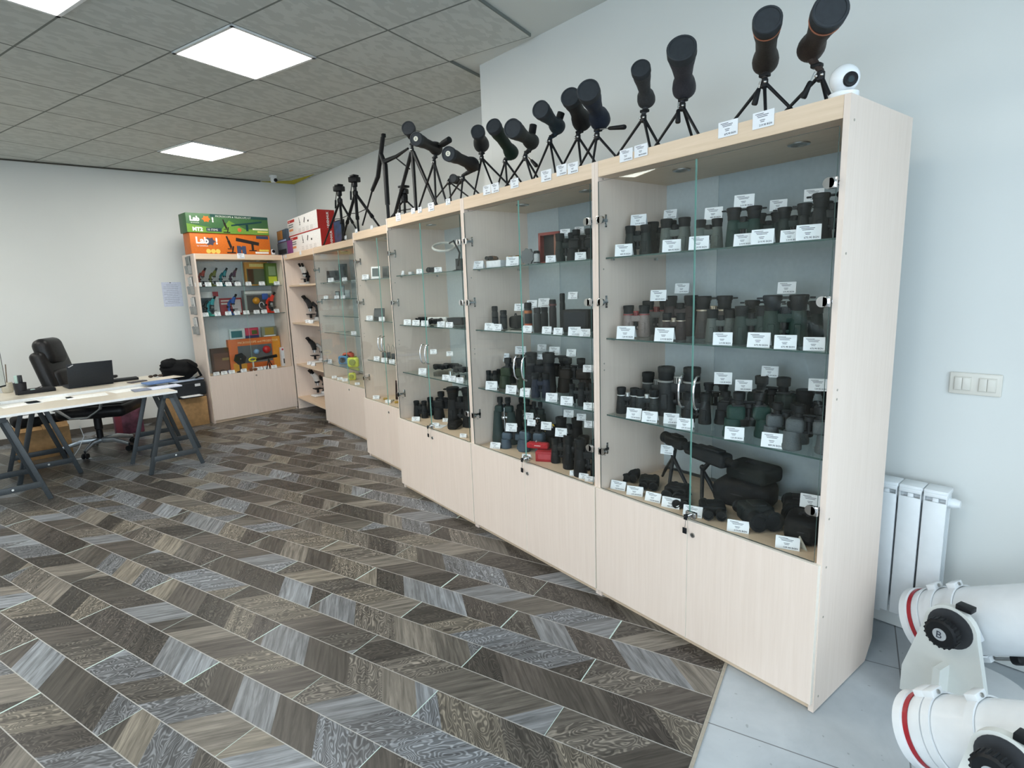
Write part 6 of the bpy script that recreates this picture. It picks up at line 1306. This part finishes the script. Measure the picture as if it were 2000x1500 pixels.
# ================================================================== TELESCOPES ON THE TILES
TW = M('e3e6e8', .22, 0, .02, 20, 0); TWG = M('cfd3d6', .25, 0, .03, 20, 0); REDT = M('a3202c', .3)
def dobson(lab, c0, c1, r, L, tp, rings, zfloor=-.004):
    """c0: tube mouth centre, c1: point further along the axis; tp: distance of the bearing from the mouth"""
    c0 = Vector(c0); ax = (Vector(c1)-c0).normalized(); up = Vector((0, 0, 1)); side = ax.cross(up).normalized()
    if side.dot(CAM-c0) < 0: side = -side
    upp = side.cross(ax); upp = upp if upp.z > 0 else -upp
    P = c0 + ax*tp; e = empty('telescope', (P.x, P.y, zfloor)); o = Vector(e.location); fr = (side, upp, ax) if side.cross(upp).dot(ax) > 0 else (upp, side, ax)
    q = lambda v: Vector(v)-o
    b = MB(); b.lathe([(r*.93, .03), (r*.93, L*.99), (r*.985, L), (r*.985, .0), (r*.93, 0)], q(c0), ax, TW, 48, caps=False, fr=fr); b.build('tube', None, e)
    b = MB(); b.lathe([(r*.92, L-.03), (r*.92, L-.002), (0, L-.002)], q(c0), ax, BLACK, 40, fr=fr); b.build('front_cover', None, e)
    b = MB(); b.lathe([(r*.99, -.006), (r*1.05, -.004), (r*1.05, .018), (r*1.0, .022)], q(c0), ax, TW, 48, caps=False, fr=fr); b.lathe([(r*1.05, -.004), (r*.9, -.010), (0, -.012)], q(c0), ax, TWG, 48, caps=False, fr=fr); b.build('rear_cell', None, e)
    b = MB(); b.lathe([(r*1.0, .022), (r*1.012, .023), (r*1.012, .036), (r*1.0, .037)], q(c0), ax, REDT, 48, caps=False, fr=fr); b.build('red_band', None, e)
    b = MB(); b.lathe([(r*1.0, .050), (r*1.03, .052), (r*1.03, .060), (r*1.0, .062)], q(c0), ax, TW, 48, caps=False, fr=fr); b.build('trim_ring', None, e)
    for t0 in rings:
        b = MB(); b.lathe([(r*1.0, t0-.012), (r*1.05, t0-.011), (r*1.05, t0+.011), (r*1.0, t0+.012)], q(c0), ax, TW, 48, caps=False, fr=fr)
        for s in (1, -1): b.box(q(c0+ax*t0+upp*s*r*1.09), (.05, .03, .02), TW, Matrix((side, ax, upp)).transposed(), bev=.003); b.cyl(q(c0+ax*(t0-.018)+upp*s*r*1.10), q(c0+ax*(t0+.018)+upp*s*r*1.10), .006, None, STEEL, 10)
        b.build('tube_ring', None, e)
    b = MB(); b.box(q(c0+ax*tp+side*(r*1.05+.012)), (.024, .13, r*.55), TWG, Matrix((side, ax, upp)).transposed(), bev=.003); b.build('mount_rail', None, e)
    b = MB(); b.cyl(q(c0+ax*(tp+.0)-upp*(r*1.12)), q(c0+ax*(tp+.05)-upp*(r*1.12)), .006, None, STEEL, 10); b.lathe([(.016, .05), (.018, .055), (.018, .075), (.012, .08), (0, .08)], q(c0+ax*tp-upp*(r*1.12)), ax, BLACK, 14); b.build('clamp_screw', None, e)
    # side arm: upright plate parallel to the tube
    ah = Vector((ax.x, ax.y, 0)).normalized(); sh_ = Vector((side.x, side.y, 0)).normalized(); so = r*1.05+.045; top = P.z - o.z + .03; R0 = .055*r/.11+.02
    prof = []
    for i in range(13): a = PI*i/12; prof.append((R0*math.cos(a), top+R0*math.sin(a)))
    wB = .13*r/.11; prof += [(-R0*1.05, top-.02), (-wB, top*.35), (-wB, .02), (wB, .02), (wB*.9, top*.35), (R0*1.05, top-.02)]
    b = MB(); b.poly(prof, .022, M('d9dbd6', .4, 0, .02, 20, 0), o=sh_*so, ex=ah, ey=(0, 0, 1), ez=sh_); arm = b.build('side_arm', None, e)
    b = MB(); b.poly([(-.012, .02), (.012, .02), (.010, top*.62), (-.010, top*.62)], .06, M('d9dbd6', .4, 0, .02, 20, 0), o=sh_*(so+.022), ex=ah, ey=(0, 0, 1), ez=sh_*1.0); b.build('arm_rib', None, arm)
    cc = sh_*(so+.022)+Vector((0, 0, top))
    b = MB(); b.lathe([(R0*.86, 0), (R0*.86, .003), (0, .003)], cc, sh_, M('3a3c3f', .5), 28); b.build('bearing_disc', None, arm)
    b = MB(); b.cyl(cc, cc+sh_*.035, .009, None, BLACK, 12); kr = R0*.62
    b.lathe([(kr*.8, .032), (kr, .036), (kr, .058), (kr*.85, .064), (0, .064)], cc, sh_, BLACK, 24)
    for i in range(20): a = i*PI/10; x_, y_, z_ = frame_of(sh_); b.cyl(cc+sh_*.035+(x_*math.cos(a)+y_*math.sin(a))*kr*.99, cc+sh_*.059+(x_*math.cos(a)+y_*math.sin(a))*kr*.99, .0035, None, BLACK, 6)
    kn_ = b.build('altitude_knob', None, e)
    b = MB(); b.lathe([(kr*.42, .064), (kr*.42, .0655), (0, .0655)], cc, sh_, M('c9ccce', .3, .6), 22); em = b.build('knob_emblem', None, kn_)
    lettering('B', kr*.7, kn_, cc+sh_*.066-ah*kr*.22-Vector((0, 0, kr*.25)), ah, (0, 0, 1), INK, 'emblem_letter') if ah.cross(Vector((0, 0, 1))).dot(sh_) > 0 else lettering('B', kr*.7, kn_, cc+sh_*.066+ah*kr*.22-Vector((0, 0, kr*.25)), -ah, (0, 0, 1), INK, 'emblem_letter')
    b = MB(); b.box(sh_*(so+.004)+Vector((0, 0, top+R0+.008))+ah*.03, (.045, .035, .018), BLACK, math.atan2(ah.y, ah.x), bev=.003); b.build('lock_lever', None, arm)
    b = MB(); 
    n = 24; b.lathe([(r*1.55, .022), (r*1.55, .040), (0, .040)], (0, 0, 0), (0, 0, 1), TW, 40, sx=1, sy=1); b.lathe([(r*1.50, .010), (r*1.50, .020), (0, .020)], (0, 0, 0), (0, 0, 1), TWG, 36); b.build('base_board', None, e)
    for i in range(3): a = i*2*PI/3; b = MB(); b.cyl((r*1.3*math.cos(a), r*1.3*math.sin(a), 0), (r*1.3*math.cos(a), r*1.3*math.sin(a), .011), .015, None, RUBBER, 12); b.build('foot', None, e)
    return tag(e, lab, 'telescope', 'white tube telescopes on the grey tiles')
AZT = math.radians(190); TNORM = Vector((math.cos(AZT), -math.sin(AZT), 0))
A0 = onz(1796, 1424, .19); A1 = onpl(2000, 1452, A0, TNORM)
dobson('white tube telescope with red rear band, lower one at the bottom right corner', A0, A1, .098, .95, .29, (.062, .088, .20))
B0 = onx(1802, 1213, .52); B1 = onpl(2000, 1210, B0, TNORM)
dobson('white tube telescope higher and nearer the wall, its black knob facing the room', B0, B1, .112, .95, .19, (.10, .17))


# tripod telescopes standing in the room left of the picture; the nearest cabinet's glass mirrors them
def floor_tripod(x, y, h, rz, lab, tube):
    e = empty('tripod_telescope', (x, y, 0), rz); tag(e, lab, 'telescope', 'tripod telescopes outside the picture'); AL = M('dfe2e4', .3, .2, .03)
    for i in range(3):
        a = i*2*PI/3; b = MB(); b.cyl((.04*math.cos(a), .04*math.sin(a), h), (.42*math.cos(a), .42*math.sin(a), .0), .016, .013, AL, 10); b.build('leg', None, e)
        b = MB(); b.cyl((.02*math.cos(a), .02*math.sin(a), h*.45), (.23*math.cos(a), .23*math.sin(a), h*.45), .006, None, STEEL, 8); b.build('brace', None, e)
    b = MB(); b.lathe([(.06, -.04), (.06, .03), (.035, .06), (.035, .14)], (0, 0, h), (0, 0, 1), BLACK, 18); b.build('mount_head', None, e)
    d = Vector((.75, 0, .45)).normalized(); b = MB(); b.lathe([(tube, -.35), (tube, .28), (tube*1.2, .285), (tube*1.2, .42), (tube*1.1, .42), (tube*1.1, .3), (0, .3)], (0, 0, h+.16), d, TW, 28); b.build('tube', None, e)
    b = MB(); b.lathe([(.02, -.50), (.02, -.35)], (0, 0, h+.16), d, BLACK, 14); b.build('eyepiece', None, e)
floor_tripod(-3.25, 1.75, 1.0, .5, 'white refractor telescope on an aluminium tripod, outside the picture to the left', .045)
floor_tripod(-3.05, 1.05, .95, 1.6, 'second white telescope on an aluminium tripod, outside the picture to the left', .055)

finish_labels()
_seen = {}
for o in bpy.data.objects:
    if o.parent is None and 'label' in o:
        n = len(o['label'].split())
        if n > 16 or n < 4: print('LABELWORDS', n, o.name, o['label'])
        if o['label'] in _seen: print('LABELDUP', o['label'])
        _seen[o['label']] = 1
